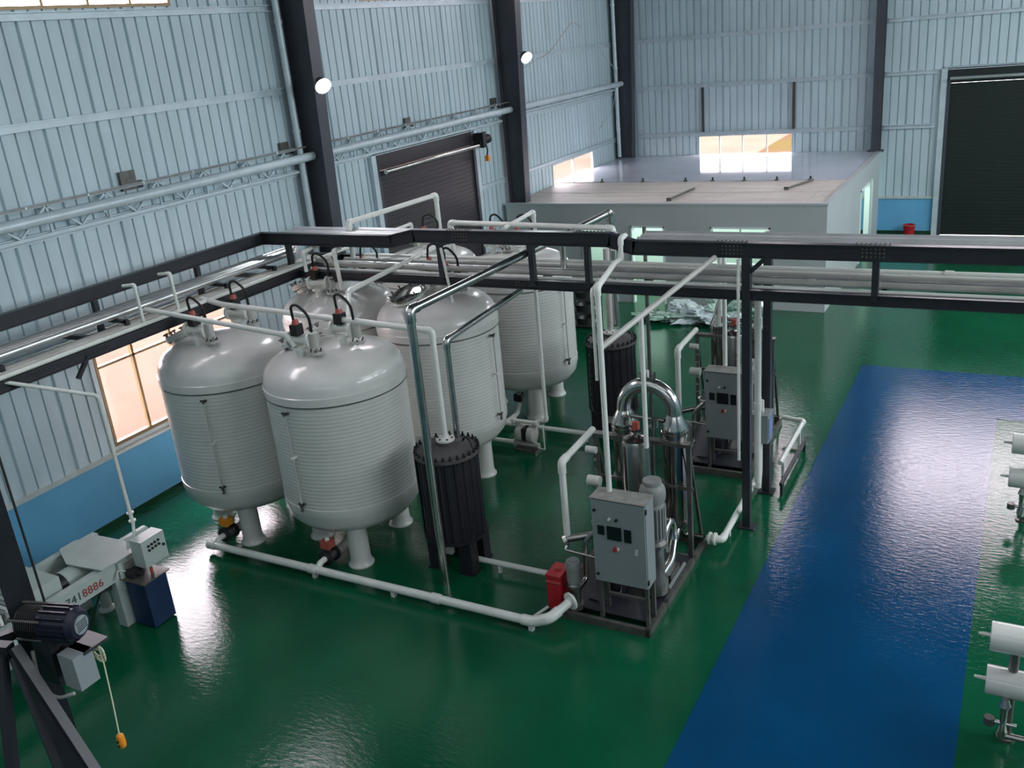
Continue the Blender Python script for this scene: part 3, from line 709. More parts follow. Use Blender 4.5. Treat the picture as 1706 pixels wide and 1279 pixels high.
# floor pipes
o = pipe('plastic_pipe', 'long white pipe along the floor in front of the two front tanks', [(-10.52, 8.47, .13), (-4.95, 8.47, .13), (-4.72, 8.50, .22), (-4.58, 8.82, .30)], .058, 'pvc', rad=.14, couplings=[((-10.5, 8.47, .13), (1, 0, 0)), ((-8.5, 8.47, .13), (1, 0, 0)), ((-6.4, 8.47, .13), (1, 0, 0))], flanges=[((-4.58, 8.82, .30), (.4, .9, .1))])
for x in (-8.48, -7.1, -4.98): MB().box(x-.03, x+.03, 8.44, 8.50, 0, .09).build('pipe_foot', 'pvc', o, smooth=False)
pipe('plastic_pipe', 'thin white pipe branching off the floor pipe to the red box', [(-7.5, 8.57, .05), (-5.08, 8.57, .05), (-4.92, 8.84, .12)], .02, 'pvc')
o = pipe('plastic_pipe', 'white floor pipe between the near black filter and the red box', [(-6.35, 9.5, .15), (-4.98, 9.5, .15)], .04, 'pvc', elbow=False)
for x in (-6.0, -5.2): MB().box(x-.02, x+.02, 9.48, 9.52, 0, .12).build('pipe_foot', 'pvc', o, smooth=False)
o = pipe('plastic_pipe', 'white floor pipe passing behind the diaphragm pump', [(-9.2, 13.87, .17), (-4.98, 13.87, .17)], .045, 'pvc', elbow=False)
for x in (-8.6, -6.6, -5.4): MB().box(x-.02, x+.02, 13.85, 13.89, 0, .13).build('pipe_foot', 'pvc', o, smooth=False)
o = pipe('plastic_pipe', 'white floor pipe entering the diaphragm pump from the left', [(-8.5, 13.2, .15), (-7.74, 13.2, .15)], .04, 'pvc', elbow=False)
MB().box(-8.3, -8.26, 13.18, 13.22, 0, .12).build('pipe_foot', 'pvc', o, smooth=False)
o = pipe('plastic_pipe', 'white floor pipe from the near skid past the rack post', [(-3.52, 11.05, .18), (-3.3, 11.07, .18), (-3.33, 13.15, .18)], .045, 'pvc', rad=.1, flanges=[((-3.47, 11.055, .18), (1, 0, 0)), ((-3.4, 11.06, .18), (1, 0, 0))])
for y in (11.5, 12.3): MB().box(-3.345, -3.305, y-.02, y+.02, 0, .14).build('pipe_foot', 'pvc', o, smooth=False)
o = pipe('plastic_pipe', 'white pipe loop on the floor right of the far skid', [(-3.05, 13.4, .32), (-3.05, 15.12, .32), (-3.42, 15.2, .32)], .04, 'pvc')
for y in (13.6, 14.8): MB().box(-3.07, -3.03, y-.02, y+.02, 0, .29).build('pipe_foot', 'pvc', o, smooth=False)
o = thing('drain_rail', 'low dark steel rail beside the white pipe loop right of the far skid', 'rail', (-2.92, 13, 0))
MB().bar((-2.92, 12.9, .2), (-2.92, 14.7, .2), .05, .05).build('rail_bar', 'rack', o, smooth=False)
for y in (12.95, 14.6): MB().box(-2.94, -2.9, y-.02, y+.02, 0, .18).build('rail_foot', 'rack', o, smooth=False)

# ================================================================= TANKS
R0 = 1.0
pb = [(.30, .50), (.62, .53), (.86, .63), (.97, .76), (1.0, .90), (1.012, .93), (1.012, 1.03), (1.0, 1.035)]
pc = [(R0, 1.035)]
z = 1.05
while z < 2.56:
    pc += [(R0, z), (R0+.0035, z+.014), (R0+.0035, z+.036), (R0, z+.048)]; z += .056
pc += [(R0, 2.59)]
pt = [(R0, 2.59), (1.018, 2.60), (1.022, 2.71), (1.005, 2.72)]
pdm = [(1.005, 2.72), (1.0, 2.78), (.985, 2.85), (.955, 2.92), (.90, 2.985), (.82, 3.04), (.70, 3.09), (.55, 3.13), (.35, 3.16), (.15, 3.172), (.02, 3.175)]
def dome_z(r):
    for (r1, z1), (r2, z2) in zip(pdm, pdm[1:]):
        if r2 <= r <= r1: return z1+(z2-z1)*(r1-r)/(r1-r2)
    return 3.2
tank_cache = {}
def shared(key, fn, name, mt, parent):
    if key not in tank_cache:
        me_o = fn().build(name, mt, None, origin=(0,0,0)); me = me_o.data; bpy.data.objects.remove(me_o); tank_cache[key] = me
    o = bpy.data.objects.new(name, tank_cache[key]); COL.objects.link(o); o.parent = parent; o['_o'] = (0.0,0.0,0.0)
    return o
def local(parent):  # a parent whose children are written in local coordinates
    parent['_o'] = (0.0, 0.0, 0.0); return parent
def valve(parent, p, yaw, hose=True, seed=0):
    """small actuated valve with flanges on a stub, as a part with sub-parts"""
    x, y, z = p; c, s = math.cos(yaw), math.sin(yaw)
    K = 1.3
    def T(a, b, h): a *= K; b *= K; return (x+a*c-b*s, y+a*s+b*c, z+h*K)
    v = MB().cyl(T(0,0,0), T(0,0,.14), .058).cyl(T(0,0,.10), T(0,0,.13), .11).cyl(T(-.1,0,.2), T(.14,0,.2), .062).build('valve_body', 'pvc', parent)
    MB().cyl(T(.14,0,.2), T(.165,0,.2), .115).build('valve_flange', 'pvc', v)
    MB().cyl(T(-.12,0,.2), T(-.095,0,.2), .11).build('valve_flange', 'pvc', v)
    MB().box(*sorted((T(-.05,-.05,0)[0], T(.05,.05,0)[0])), *sorted((T(-.05,-.05,0)[1], T(.05,.05,0)[1])), z+.25*K, z+.37*K).build('actuator', 'rubber', v, smooth=False)
    MB().cyl(T(0,0,.37), T(0,0,.42), .055, .04).build('actuator_cap', 'redplastic', v)
    MB().cyl(T(.20,0,.12), T(.20,0,.28), .062).cyl(T(.2,0,.05), T(.2,0,.08), .10).build('check_cap', 'pvc_old', v)
    for k in range(6):
        a = 2*PI*k/6; MB().cyl(T(.2+.06*math.cos(a),.06*math.sin(a),.04), T(.2+.06*math.cos(a),.06*math.sin(a),.10), .009, n=6).build('stud', 'rubber', v)
    if hose:
        MB().tube(rnd([T(-.02,.0,.40), T(.02,-.06,.58), T(.12,-.1,.62), T(.24,-.08,.5), T(.2,-.02,.30)], .1), .019, 8).build('air_hose', 'rubber', v)
    return v
def manway(parent, off, tilt_dir, r=.28, mt='pvc', shiny=False):
    x, y = off; rr = math.hypot(x, y); z = dome_z(rr)-.07
    d = Vector((tilt_dir[0]*.38, tilt_dir[1]*.38, 1)).normalized(); p = Vector((x, y, z))
    hh = .0
    mw = MB().lathe(p, [(r*.86, -.04), (r*.86, .12+hh), (r*1.12, .125+hh), (r*1.12, .165+hh)], 28, axis=d).build('manway', 'frp', parent)
    MB().lathe(p+d*(.168+hh), [(r*1.12, 0), (r*1.12, .035), (r*.95, .045), (.02, .055)], 28, axis=d).build('manway_lid', 'chrome' if shiny else mt, mw)
    dd, u, v = frame_of(d)
    for k in range(10):
        a = 2*PI*k/10; q = p + u*(r*1.02*math.cos(a)) + v*(r*1.02*math.sin(a))
        MB().cyl(q+d*(.10+hh), q+d*(.27+hh), .014, n=6).cyl(q+d*(.255+hh)-u*.04, q+d*(.255+hh)+u*.04, .011, n=6).build('wing_bolt', 'ss_dark', mw)
    return mw
def tank(cx, cy, label, legrot, gauge_deg, mw, valves, shiny=False, gauge=True):
    t = local(thing('storage_tank', label, 'tank', (cx, cy, 0), 'white fibreglass tanks'))
    shared('tb', lambda: MB().lathe((0,0,0), pb, 64, caps=True), 'bottom_dish', 'frp', t)
    shared('tc', lambda: MB().lathe((0,0,0), pc, 64, caps=False), 'wound_shell', 'frp', t)
    shared('tt', lambda: MB().lathe((0,0,0), pt, 64, caps=False), 'rim_band', 'frp_dome', t)
    shared('ts', lambda: MB().lathe((0,0,0), [(1.0, 2.578), (1.0215, 2.583), (1.0235, 2.592), (1.0235, 2.599), (1.0, 2.602)], 64, caps=False), 'seam_line', 'ss_dark', t)
    shared('td', lambda: MB().lathe((0,0,0), pdm, 64, caps=True), 'dome', 'frp_dome', t)
    for a in (-54, 67, 188):
        a = math.radians(a+legrot)
        l = shared('leg', lambda: MB().lathe((0,0,0), [(.19, 0), (.19, .02), (.165, .05), (.15, .12), (.148, .56), (.17, .66)], 24), 'leg', 'frp', t)
        l.location = (.70*math.cos(a), .70*math.sin(a), 0)
    if gauge:
        a = math.radians(gauge_deg); ca, sa = math.cos(a), math.sin(a)
        g = MB().tube([(1.07*ca, 1.07*sa, 1.12), (1.07*ca, 1.07*sa, 2.5)], .011, 8).build('sight_tube', 'pvc_old', t)
        for zz in (1.85,): MB().bar((1.0*ca, 1.0*sa, zz), (1.09*ca, 1.09*sa, zz), .05, .02).build('tube_clip', 'pvc', g)
        for zz in (1.12, 2.5):
            gv = MB().cyl((.99*ca, .99*sa, zz), (1.09*ca, 1.09*sa, zz), .022).build('gauge_valve', 'ss_dark', t)
            MB().bar((1.07*ca+.05*sa, 1.07*sa-.05*ca, zz+.02), (1.07*ca-.05*sa, 1.07*sa+.05*ca, zz+.02), .02, .02).build('lever', 'rubber', gv)
        MB().cyl((1.07*ca, 1.07*sa, 1.03), (1.07*ca, 1.07*sa, 1.09), .022).build('drain_cock', 'ss_dark', t)
    manway(t, mw, Vector(mw).normalized() if math.hypot(*mw) > .01 else (0,0), shiny=shiny)
    for i, (vx, vy, yaw) in enumerate(valves): valve(t, (vx, vy, dome_z(math.hypot(vx, vy))-.02), yaw)
    return t
TA = tank(-8.48, 9.59, 'front right white tank, nearest the near black filter', 0, -93, (-.42, -.02), [(-.12, -.48, 0.1), (.24, .02, .0)])
TB = tank(-10.54, 9.53, 'front left white tank, before the amber window', 0, -65, (-.56, -.10), [(-.02, -.42, .1), (-.08, .48, .2)])
TC = tank(-8.45, 12.28, 'middle right white tank with the shiny manway lid, behind the near polished pipes', 45, -2, (-.2, -.34), [(-.22, .30, .3), (.25, .05, 0)], shiny=True)
TE = tank(-10.5, 12.3, 'middle left white tank behind the two front tanks', 20, -93, (-.6, .02), [(.02, -.5, .2), (.45, .25, .4)], gauge=False)
TD = tank(-8.45, 15.23, 'rear right white tank, beside the open floor', 0, -13, (-.3, .4), [(.2, -.3, .4), (-.4, -.2, .1)])
TF = tank(-10.5, 15.2, 'rear left white tank, mostly hidden, its dome showing above the rack', 0, -93, (-.3, .4), [(.2, -.3, .4)], gauge=False)
# outlet valves on the floor
def outlet(cx, cy, lx, label, col):
    o = thing('outlet_valve', label, 'valve', (lx, 8.8, 0))
    MB().tube(rnd([(cx, cy-.05, .52), (cx, cy-.1, .22), (lx+.05, 9.0, .2), (lx, 8.86, .2)], .2), .075, 14).build('outlet_bend', 'pvc_old', o)
    MB().cyl((lx, 8.88, .2), (lx, 8.84, .2), .12, n=18).build('flange', 'black', o)
    MB().cyl((lx, 8.70, .2), (lx, 8.66, .2), .12, n=18).build('flange', 'black', o)
    MB().cyl((lx, 8.84, .2), (lx, 8.70, .2), .08, n=18).build('valve_body', 'ss_dark', o)
    MB().cyl((lx, 8.77, .26), (lx, 8.77, .36), .03).build('stem', 'ss_dark', o)
    a = MB().box(lx-.075, lx+.075, 8.69, 8.84, .34, .46).build('actuator', col, o, smooth=False)
    MB().cyl((lx, 8.77, .46), (lx, 8.77, .51), .04, .03).build('indicator_cap', 'pvc', a)
    MB().tube(rnd([(lx, 8.66, .2), (lx, 8.54, .2), (lx, 8.50, .14)], .05), .045).build('link_pipe', 'pvc', o)
outlet(-10.54, 9.53, -10.42, 'rusty orange floor valve at the end of the long white pipe, front left tank', 'orange')
outlet(-8.48, 9.59, -8.42, 'red capped floor valve under the front right tank', 'redplastic')
outlet2 = thing('outlet_valve', 'small valve under the rear right tank', 'valve', (-8.2, 14.4, 0))
MB().cyl((-8.35, 14.6, .5), (-8.35, 14.6, .3), .05).build('stub', 'pvc_old', outlet2)
MB().box(-8.43, -8.27, 14.52, 14.68, .34, .48).build('actuator', 'black', outlet2, smooth=False)
MB().tube(rnd([(-8.35, 14.6, .3), (-8.3, 14.4, .15), (-8.3, 13.9, .17)], .1), .045).build('link_pipe', 'pvc', outlet2)

# ================================================================= BLACK FILTERS
def black_filter(cx, cy, label):
    t = local(thing('media_filter', label, 'filter', (cx, cy, 0), 'black ribbed filters'))
    n = 120; poly = []
    for i in range(n):
        a = 2*PI*i/n; r = .425 if (i//3) % 2 else .405
        if 195 < math.degrees(a) < 222: r = .35
        poly.append((r*math.cos(a), r*math.sin(a)))
    mb = MB(); k = len(mb.v)
    for z in (.56, 1.77):
        for x, y in poly: mb.v.append((x, y, z))
    for i in range(n): mb.f.append((i, (i+1) % n, n+(i+1) % n, n+i))
    mb.f += [tuple(range(n-1, -1, -1)), tuple(range(n, 2*n))]
    mb.build('ribbed_body', 'filter', t, smooth=False)
    lid = MB().lathe((0,0,0), [(.455, 1.765), (.455, 1.81), (.42, 1.815), (.14, 1.895), (.14, 1.94)], 48).build('lid', 'filter_top', t)
    for i in range(28):
        a = 2*PI*i/28; x, y = .435*math.cos(a), .435*math.sin(a)
        MB().cyl((x, y, 1.73), (x, y, 1.875), .013, n=6).cyl((x, y, 1.815), (x, y, 1.84), .024, n=6).build('lid_bolt', 'black', lid)
    fl_ = MB().lathe((0,0,0), [(.13, 1.94), (.13, 1.97), (.05, 1.975), (.05, 2.01)], 24).build('inlet_flange', 'pvc', t)
    for i in range(6):
        a = 2*PI*i/6+.3; MB().cyl((.1*math.cos(a), .1*math.sin(a), 1.97), (.1*math.cos(a), .1*math.sin(a), 1.985), .014, n=6).build('flange_bolt', 'rubber', fl_)
    MB().lathe((0,0,0), [(.46, .53), (.46, .565)], 48).build('bottom_ring', 'filter', t)
    for i in range(9):
        a = math.radians(208); z = .66+i*.128; x, y = .39*math.cos(a), .39*math.sin(a)
        MB().bar((x+.07*math.sin(a), y-.07*math.cos(a), z-.03), (x-.05*math.sin(a), y+.05*math.cos(a), z+.03), .03, .03).build('side_clamp', 'ss_dark', t, smooth=False)
    for i in range(3):
        a = math.radians(200)+i*.12
        x, y = .445*math.cos(a), .445*math.sin(a)
        MB().cyl((x, y, .53), (x, y, 1.81), .014, n=8).build('tie_rod', 'black', t)
    for sx, sy in ((-.26, -.16), (.26, -.16), (-.22, .24), (.22, .24)):
        MB().box(sx-.1, sx+.1, sy-.09, sy+.09, .015, .54).build('leg', 'filter', t, smooth=False)
        MB().box(sx-.12, sx+.12, sy-.11, sy+.11, 0, .015).build('foot_plate', 'filter', t, smooth=False)
    MB().box(-.02, .08, -.3, -.22, .32, .5).build('drain_cock', 'pvc_old', t, smooth=False)
    MB().tube(rnd([(.20, .12, 1.90), (.26, .10, 1.99), (.36, .06, 1.95), (.40, .04, 1.86)], .05), .016, 8).build('vent_hose', 'black', t)
    return t
black_filter(-6.67, 9.53, 'near black ribbed filter drum between the front right tank and the near skid')
black_filter(-6.26, 14.4, 'far black ribbed filter drum before the far skid')

# ================================================================= TREATMENT SKIDS
def skid(label):
    t = thing('treatment_skid', label, 'machine', (-4.25, 8.85, 0), 'stainless treatment skids')
    x0, x1, y0, y1 = -4.95, -3.55, 8.84, 11.15
    for a, b in (((x0, y0+.03, .05), (x1, y0+.03, .05)), ((x0, y1, .05), (x1, y1, .05)), ((x0+.03, y0, .05), (x0+.03, y1, .05)), ((x1-.03, y0, .05), (x1-.03, y1, .05)), ((x0, 9.5, .05), (x1, 9.5, .05)), ((x0, 10.65, .05), (x1, 10.65, .05))):
        MB().bar(a, b, .06, .10).build('base_rail', 'frame', t, smooth=False)
    MB().box(-4.9, -3.6, 9.0, 10.62, .098, .112).build('base_plate', 'rack', t, smooth=False)  # no real plate: dark sheet added as the shade under the cabinet
    # support frame for the tall housings
    for x in (x0+.03, x1-.05):
        for y in (10.62,): MB().bar((x, y, .1), (x, y, 1.80), .06, .06).build('frame_post', 'ss_dark', t, smooth=False)
    MB().bar((x0, 10.62, 1.79), (x1, 10.62, 1.79), .12, .05).build('frame_bar', 'ss_dark', t, smooth=False)
    MB().bar((x0, 10.62, 1.15), (x1, 10.62, 1.15), .05, .05).build('frame_bar', 'ss_dark', t, smooth=False)
    MB().bar((x0+.03, 10.62, 1.75), (x0+.03, 11.1, .1), .04, .04).build('frame_brace', 'ss_dark', t, smooth=False)
    MB().bar((x1-.05, 10.62, 1.75), (x1-.05, 11.1, .1), .04, .04).build('frame_brace', 'ss_dark', t, smooth=False)
    # two tall housings and the return bend
    for x in (-4.54, -3.83):
        h = MB().lathe((x, 10.76, 0), [(.11, .45), (.17, .58), (.17, 1.84), (.185, 1.845), (.185, 1.905), (.17, 1.91), (.17, 1.95)], 28).build('filter_housing', 'ss', t)
        MB().lathe((x, 10.76, 0), [(.18, 1.95), (.18, 1.975), (.105, 2.13), (.10, 2.15)], 28, caps=False).build('cone_reducer', 'chrome', h)
        MB().lathe((x, 10.76, 0), [(.188, 1.15), (.188, 1.18)], 28).build('clamp_band', 'ss_dark', h)
        MB().lathe((x, 10.76, 0), [(.188, .58), (.188, .61)], 28).build('clamp_band', 'ss_dark', h)
    arc = [(-4.54, 10.76, 2.11)] + [(-4.185-.355*math.cos(PI*i/18), 10.76, 2.17+.36*math.sin(PI*i/18)) for i in range(19)] + [(-3.83, 10.76, 2.11)]
    ub = MB().tube(arc, .098, 22).build('return_bend', 'chrome', t)
    MB().cyl((-4.185, 10.76, 2.61), (-4.185, 10.76, 2.645), .06).build('vent_plate', 'ss', ub)
    for k in range(8):
        a = 2*PI*k/8; MB().cyl((-4.185+.1*math.cos(a), 10.76+.06*math.sin(a), 2.61), (-4.185+.11*math.cos(a), 10.76+.07*math.sin(a), 2.70), .012, n=6).build('vent_stud', 'ss_dark', ub)
    MB().cyl((-4.185, 10.76, 2.64), (-4.185, 10.76, 2.73), .022).build('vent_valve', 'pvc', ub)
    # vessel in front
    v = MB().lathe((-4.13, 10.12, 0), [(.10, .40), (.19, .46), (.19, 1.98), (.17, 2.03), (.10, 2.065), (.03, 2.075)], 32).build('pressure_vessel', 'ss', t)
    for i in range(3):
        a = 2*PI*i/3+.4; MB().cyl((-4.13+.15*math.cos(a), 10.12+.15*math.sin(a), .1), (-4.13+.15*math.cos(a), 10.12+.15*math.sin(a), .48), .018).build('vessel_leg', 'ss_dark', v)
    MB().cyl((-4.13, 10.12, 2.07), (-4.13, 10.12, 2.2), .028).build('top_nozzle', 'ss_dark', v)
    MB().box(-4.16, -4.08, 10.08, 10.15, 2.16, 2.27).build('solenoid', 'redplastic', v, smooth=False)
    for dx in (-.13, .12):
        MB().cyl((-4.13+dx*.4, 10.15, 2.12), (-4.13+dx*1.6, 10.3, 2.2), .02).build('top_branch', 'ss_dark', v)
        MB().cyl((-4.13+dx*1.6, 10.3, 2.14), (-4.13+dx*1.6, 10.3, 2.25), .05, n=14).build('pinch_valve', 'ss', v)
    for k in range(5):
        a = k*1.3; MB().tube(rnd([(-4.13, 10.12, 2.1), (-4.13+.1*math.cos(a), 10.12+.1*math.sin(a), 2.2), (-4.13+.2*math.cos(a+.4), 10.2+.1*math.sin(a+.5), 2.12)], .06), .008, 6).build('cable', 'navy', v)
    MB().cyl((-4.42, 10.70, 2.08), (-3.95, 10.70, 2.06), .03).build('link_pipe', 'ss', t)
    # large vertical motor pump
    mp = MB().lathe((-3.74, 9.62, 0), [(.10, .14), (.16, .16), (.16, .34), (.12, .40), (.12, .80), (.16, .83), (.16, .88), (.11, .92)], 24).build('pump_casing', 'ss_dark', t)
    MB().lathe((-3.74, 9.62, 0), [(.12, .92), (.145, .96), (.145, 1.42), (.13, 1.46)], 24).build('pump_motor', 'motor', mp)
    for k in range(20):
        a = 2*PI*k/20; MB().bar((-3.74+.15*math.cos(a), 9.62+.15*math.sin(a), .98), (-3.74+.15*math.cos(a), 9.62+.15*math.sin(a), 1.4), .012, .03).build('motor_fin', 'motor', mp, smooth=False)
    MB().lathe((-3.74, 9.62, 0), [(.15, 1.46), (.165, 1.52), (.165, 1.60), (.15, 1.66), (.115, 1.69), (.12, 1.73), (.115, 1.75), (.02, 1.745)], 28).build('fan_cowl', 'motor', mp)
    MB().tube(rnd([(-3.74, 9.62, .25), (-3.74, 10.2, .25), (-3.80, 10.45, .35), (-3.82, 10.7, .5)], .2), .06, 16).build('pump_discharge', 'chrome', t)
    MB().tube([(-3.70+.0, 10.02+.18*math.cos(a), .72+.22*math.sin(a)) for a in [PI*(i/14)*1.3-.5 for i in range(15)]], .055, 16).build('chrome_bend', 'chrome', t)
    # control cabinet on its stand
    cx0, cx1, cy0, cy1, cz0, cz1 = -4.26, -3.57, 8.93, 9.19, .63, 1.78
    c = MB().box(cx0, cx1, cy0, cy1, cz0, cz1-.01).build('control_cabinet', 'cab', t, smooth=False)
    MB().box(cx0+.01, cx1-.01, cy0-.022, cy0-.002, cz0+.01, cz1-.02).build('cabinet_door', 'cab', c, smooth=False)
    MB().box(cx0-.01, cx1+.01, cy0-.03, cy1+.01, cz1-.01, cz1).build('cabinet_top', 'dust', c, smooth=False)
    yf = cy0-.024
    for a, b, z0, z1 in ((cx0+.08, cx0+.165, 1.30, 1.42), (cx0+.20, cx0+.385, 1.25, 1.43), (cx0+.42, cx0+.51, 1.25, 1.42)):
        s_ = MB().box(a, b, yf-.012, yf, z0, z1).build('display', 'screen', c, smooth=False)
    for dx in (.24, .33): MB().cyl((cx0+dx, yf, 1.53), (cx0+dx, yf-.03, 1.53), .017).build('indicator', 'pvc' if dx < .3 else 'rubber', c)
    MB().cyl((cx0+.30, yf, 1.13), (cx0+.30, yf-.045, 1.13), .028, .022).build('emergency_stop', 'red', c)
    MB().cyl((cx0+.33, yf, 1.13), (cx0+.33, yf-.015, 1.13), .022).build('stop_collar', 'pvc', c)
    for z in (.74, 1.62): MB().cyl((cx0+.05, yf, z), (cx0+.05, yf-.02, z), .02).build('door_lock', 'rubber', c)
    for z in (.72, 1.68): MB().box(cx1, cx1+.012, cy0-.01, cy0+.02, z-.03, z+.03).build('hinge', 'rubber', c, smooth=False)
    for k in range(3):
        MB().box(cx0+.55-k*.004, cx0+.59-k*.004, yf-.002, yf, 1.15-k*.03, 1.17-k*.03).build('sticker', 'pvc', c, smooth=False)
    for x in (cx0+.05, cx1-.03):
        for y in (cy0+.02, cy1-.03): MB().bar((x, y, .08), (x, y, cz0), .045, .045).build('cabinet_stand', 'frame', t, smooth=False)
    MB().bar((cx0+.05, cy1-.03, .30), (cx1-.03, cy1-.03, .30), .04, .04).build('cabinet_stand', 'frame', t, smooth=False)
    # small vertical pump at the front left
    sp = MB().lathe((-4.60, 9.0, 0), [(.11, .10), (.11, .16), (.075, .18), (.075, .40), (.105, .42), (.105, .45), (.08, .47)], 22).build('booster_pump', 'ss_dark', t)
    MB().lathe((-4.60, 9.0, 0), [(.085, .47), (.09, .50), (.09, .66), (.10, .67), (.105, .73), (.085, .78), (.06, .785), (.06, .80)], 22).build('pump_motor', 'motor', sp)
    MB().cyl((-4.60, 8.90, .30), (-4.585, 8.83, .30), .055).build('suction_port', 'ss_dark', sp)
    MB().tube(rnd([(-4.60, 9.1, .3), (-4.60, 9.35, .3), (-4.60, 9.38, .85), (-4.45, 9.45, 1.0)], .1), .035, 12).build('pump_riser', 'ss', t)
    # tri clamp fittings by the cabinet
    MB().cyl((-4.88, 9.42, .80), (-4.3, 9.62, .92), .045).build('steel_branch', 'ss', t)
    MB().tube(rnd([(-4.86, 9.38, .74), (-4.86, 9.32, .70), (-4.3, 9.32, .66)], .06), .02, 10).build('sample_line', 'chrome', t)
    MB().cyl((-4.90, 9.40, .78), (-4.86, 9.42, .80), .075, n=18).build('clamp_ring', 'chrome', t)
    MB().cyl((-4.40, 9.55, .55), (-4.35, 9.75, .5), .09, .06).build('check_valve', 'chrome', t)
    el = MB().tube(rnd([(-4.47, 9.66, 1.0), (-4.47, 9.66, .60), (-4.15, 9.66, .52)], .22, 8), .085, 18).build('large_elbow', 'chrome', t)
    MB().tube([(-4.47+.125*math.cos(2*PI*k/18), 9.66+.125*math.sin(2*PI*k/18), 1.0) for k in range(19)], .016, 8).build('clamp_hoop', 'chrome', el)
    MB().cyl((-4.47, 9.66, .98), (-4.47, 9.66, 1.14), .095, .06, 18).build('reducer', 'ss_dark', el)
    # white suction line on the left
    wp = MB().tube(rnd([(-4.88, 9.45, .72), (-4.88, 9.45, 1.90), (-4.88, 10.45, 1.93)], .12), .045, 14).build('white_riser', 'pvc', t)
    MB().tube(rnd([(-4.88, 9.45, 1.75), (-4.88, 9.45, 1.90), (-4.88, 9.60, 1.905)], .1), .055, 14).build('elbow', 'pvc', wp)
    MB().cyl((-5.0, 10.45, 1.15), (-4.82, 10.45, 1.15), .075).build('float_valve', 'pvc', t)
    MB().cyl((-5.0, 10.45, 1.62), (-4.85, 10.45, 1.62), .05).build('float_valve', 'pvc', t)
    for k in range(7): MB().cyl((-4.91, 10.50, .75+k*.14), (-4.87, 10.50, .75+k*.14), .03, n=8).build('gauge_fitting', 'ss_dark', t)
    MB().cyl((-4.90, 10.5, .3), (-4.90, 10.5, 1.75), .014, n=8).build('gauge_line', 'ss_dark', t)
    # floor level clutter
    MB().lathe((-4.25, 9.55, 0), [(.16, .115), (.18, .2), (.17, .36), (.10, .42)], 20).build('buffer_pot', 'black', t)
    MB().tube(rnd([(-4.5, 9.2, .12), (-4.3, 9.15, .14), (-4.1, 9.35, .2), (-4.2, 9.5, .3)], .1), .012, 8).build('cable', 'navy', t)
    MB().bar((-3.62, 9.75, .12), (-3.62, 10.4, .12), .03, .05).build('cable_tray', 'cab', t, smooth=False)
    MB().box(-4.0, -3.64, 9.9, 10.25, .115, .22).build('motor_base', 'ss_dark', t, smooth=False)
    MB().tube(rnd([(-3.82, 10.76, .5), (-3.82, 10.9, .25), (-3.82, 11.05, .18), (-3.56, 11.05, .18)], .12), .04, 14).build('outlet_pipe', 'ss', t)
    MB().tube(rnd([(-4.54, 10.76, .5), (-4.54, 10.6, .3), (-4.54, 10.2, .3), (-4.25, 10.12, .42)], .12), .04, 14).build('link_pipe', 'ss', t)
    return t
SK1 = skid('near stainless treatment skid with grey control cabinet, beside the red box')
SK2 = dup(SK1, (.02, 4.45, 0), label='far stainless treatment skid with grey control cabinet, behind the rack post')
rb = thing('red_box', 'small red steel box standing beside the small pump of the near skid', 'box', (-4.82, 8.95, .1))
MB().box(-4.93, -4.74, 8.87, 9.17, .10, .56).build('box_body', 'red', rb, smooth=False)
MB().box(-4.94, -4.73, 8.86, 9.18, .56, .585).build('box_lid', 'red', rb, smooth=False)
MB().box(-4.94, -4.73, 8.855, 8.87, .48, .50).build('seam', 'redplastic', rb, smooth=False)
MB().bar((-4.88, 9.0, .60), (-4.79, 9.05, .60), .015, .015).build('lid_handle', 'redplastic', rb, smooth=False)
# junction box on rear post
jb = thing('junction_box', 'grey box with a blue side on the rear rack post, right of the far cabinet', 'box', (-3.15, 12.9, .98))
MB().box(-3.30, -3.06, 12.64, 12.93, .98, 1.42).build('box_body', 'cab', jb, smooth=False)
MB().box(-3.06, -3.05, 12.67, 12.90, 1.02, 1.38).build('side_panel', 'blueish', jb, smooth=False)
MB().box(-3.31, -3.05, 12.63, 12.94, 1.42, 1.435).build('box_lid', 'cab', jb, smooth=False)
MB().cyl((-3.18, 12.78, 1.435), (-3.18, 12.78, 1.62), .03).build('beacon', 'pvc', jb)
MB().tube(rnd([(-3.2, 12.72, .98), (-3.2, 12.72, .5), (-3.22, 12.72, .2)], .05), .045, 12).build('cable_duct', 'pvc', jb)
# diaphragm pump
dpm = thing('diaphragm_pump', 'grey white double diaphragm pump on the floor before the rear right tank', 'pump', (-7.5, 13.25, 0))
for x in (-7.62, -7.38):
    MB().lathe((x, 13.25, .32), [(.06, -.07), (.15, -.06), (.16, 0), (.15, .05), (.08, .08)], 22, axis=(1 if x > -7.5 else -1, 0, 0)).build('pump_chamber', 'pvc_old', dpm)
MB().box(-7.55, -7.45, 13.15, 13.35, .22, .44).build('centre_block', 'black', dpm, smooth=False)
MB().cyl((-7.74, 13.25, .55), (-7.26, 13.25, .55), .04).cyl((-7.76, 13.25, .55), (-7.71, 13.25, .55), .065).cyl((-7.29, 13.25, .55), (-7.24, 13.25, .55), .065).build('top_manifold', 'pvc', dpm)
MB().cyl((-7.76, 13.25, .12), (-7.26, 13.25, .12), .045).cyl((-7.78, 13.25, .12), (-7.73, 13.25, .12), .07).build('bottom_manifold', 'pvc_old', dpm)
for x in (-7.66, -7.34): MB().cyl((x, 13.25, .12), (x, 13.25, .55), .035).build('riser', 'pvc_old', dpm)
MB().box(-7.72, -7.28, 13.12, 13.38, 0, .05).build('base', 'ss_dark', dpm, smooth=False)
MB().tube(rnd([(-7.26, 13.2, .1), (-7.1, 13.15, .1), (-7.1, 13.15, .58)], .02), .012, 8).build('air_line', 'pvc', dpm)

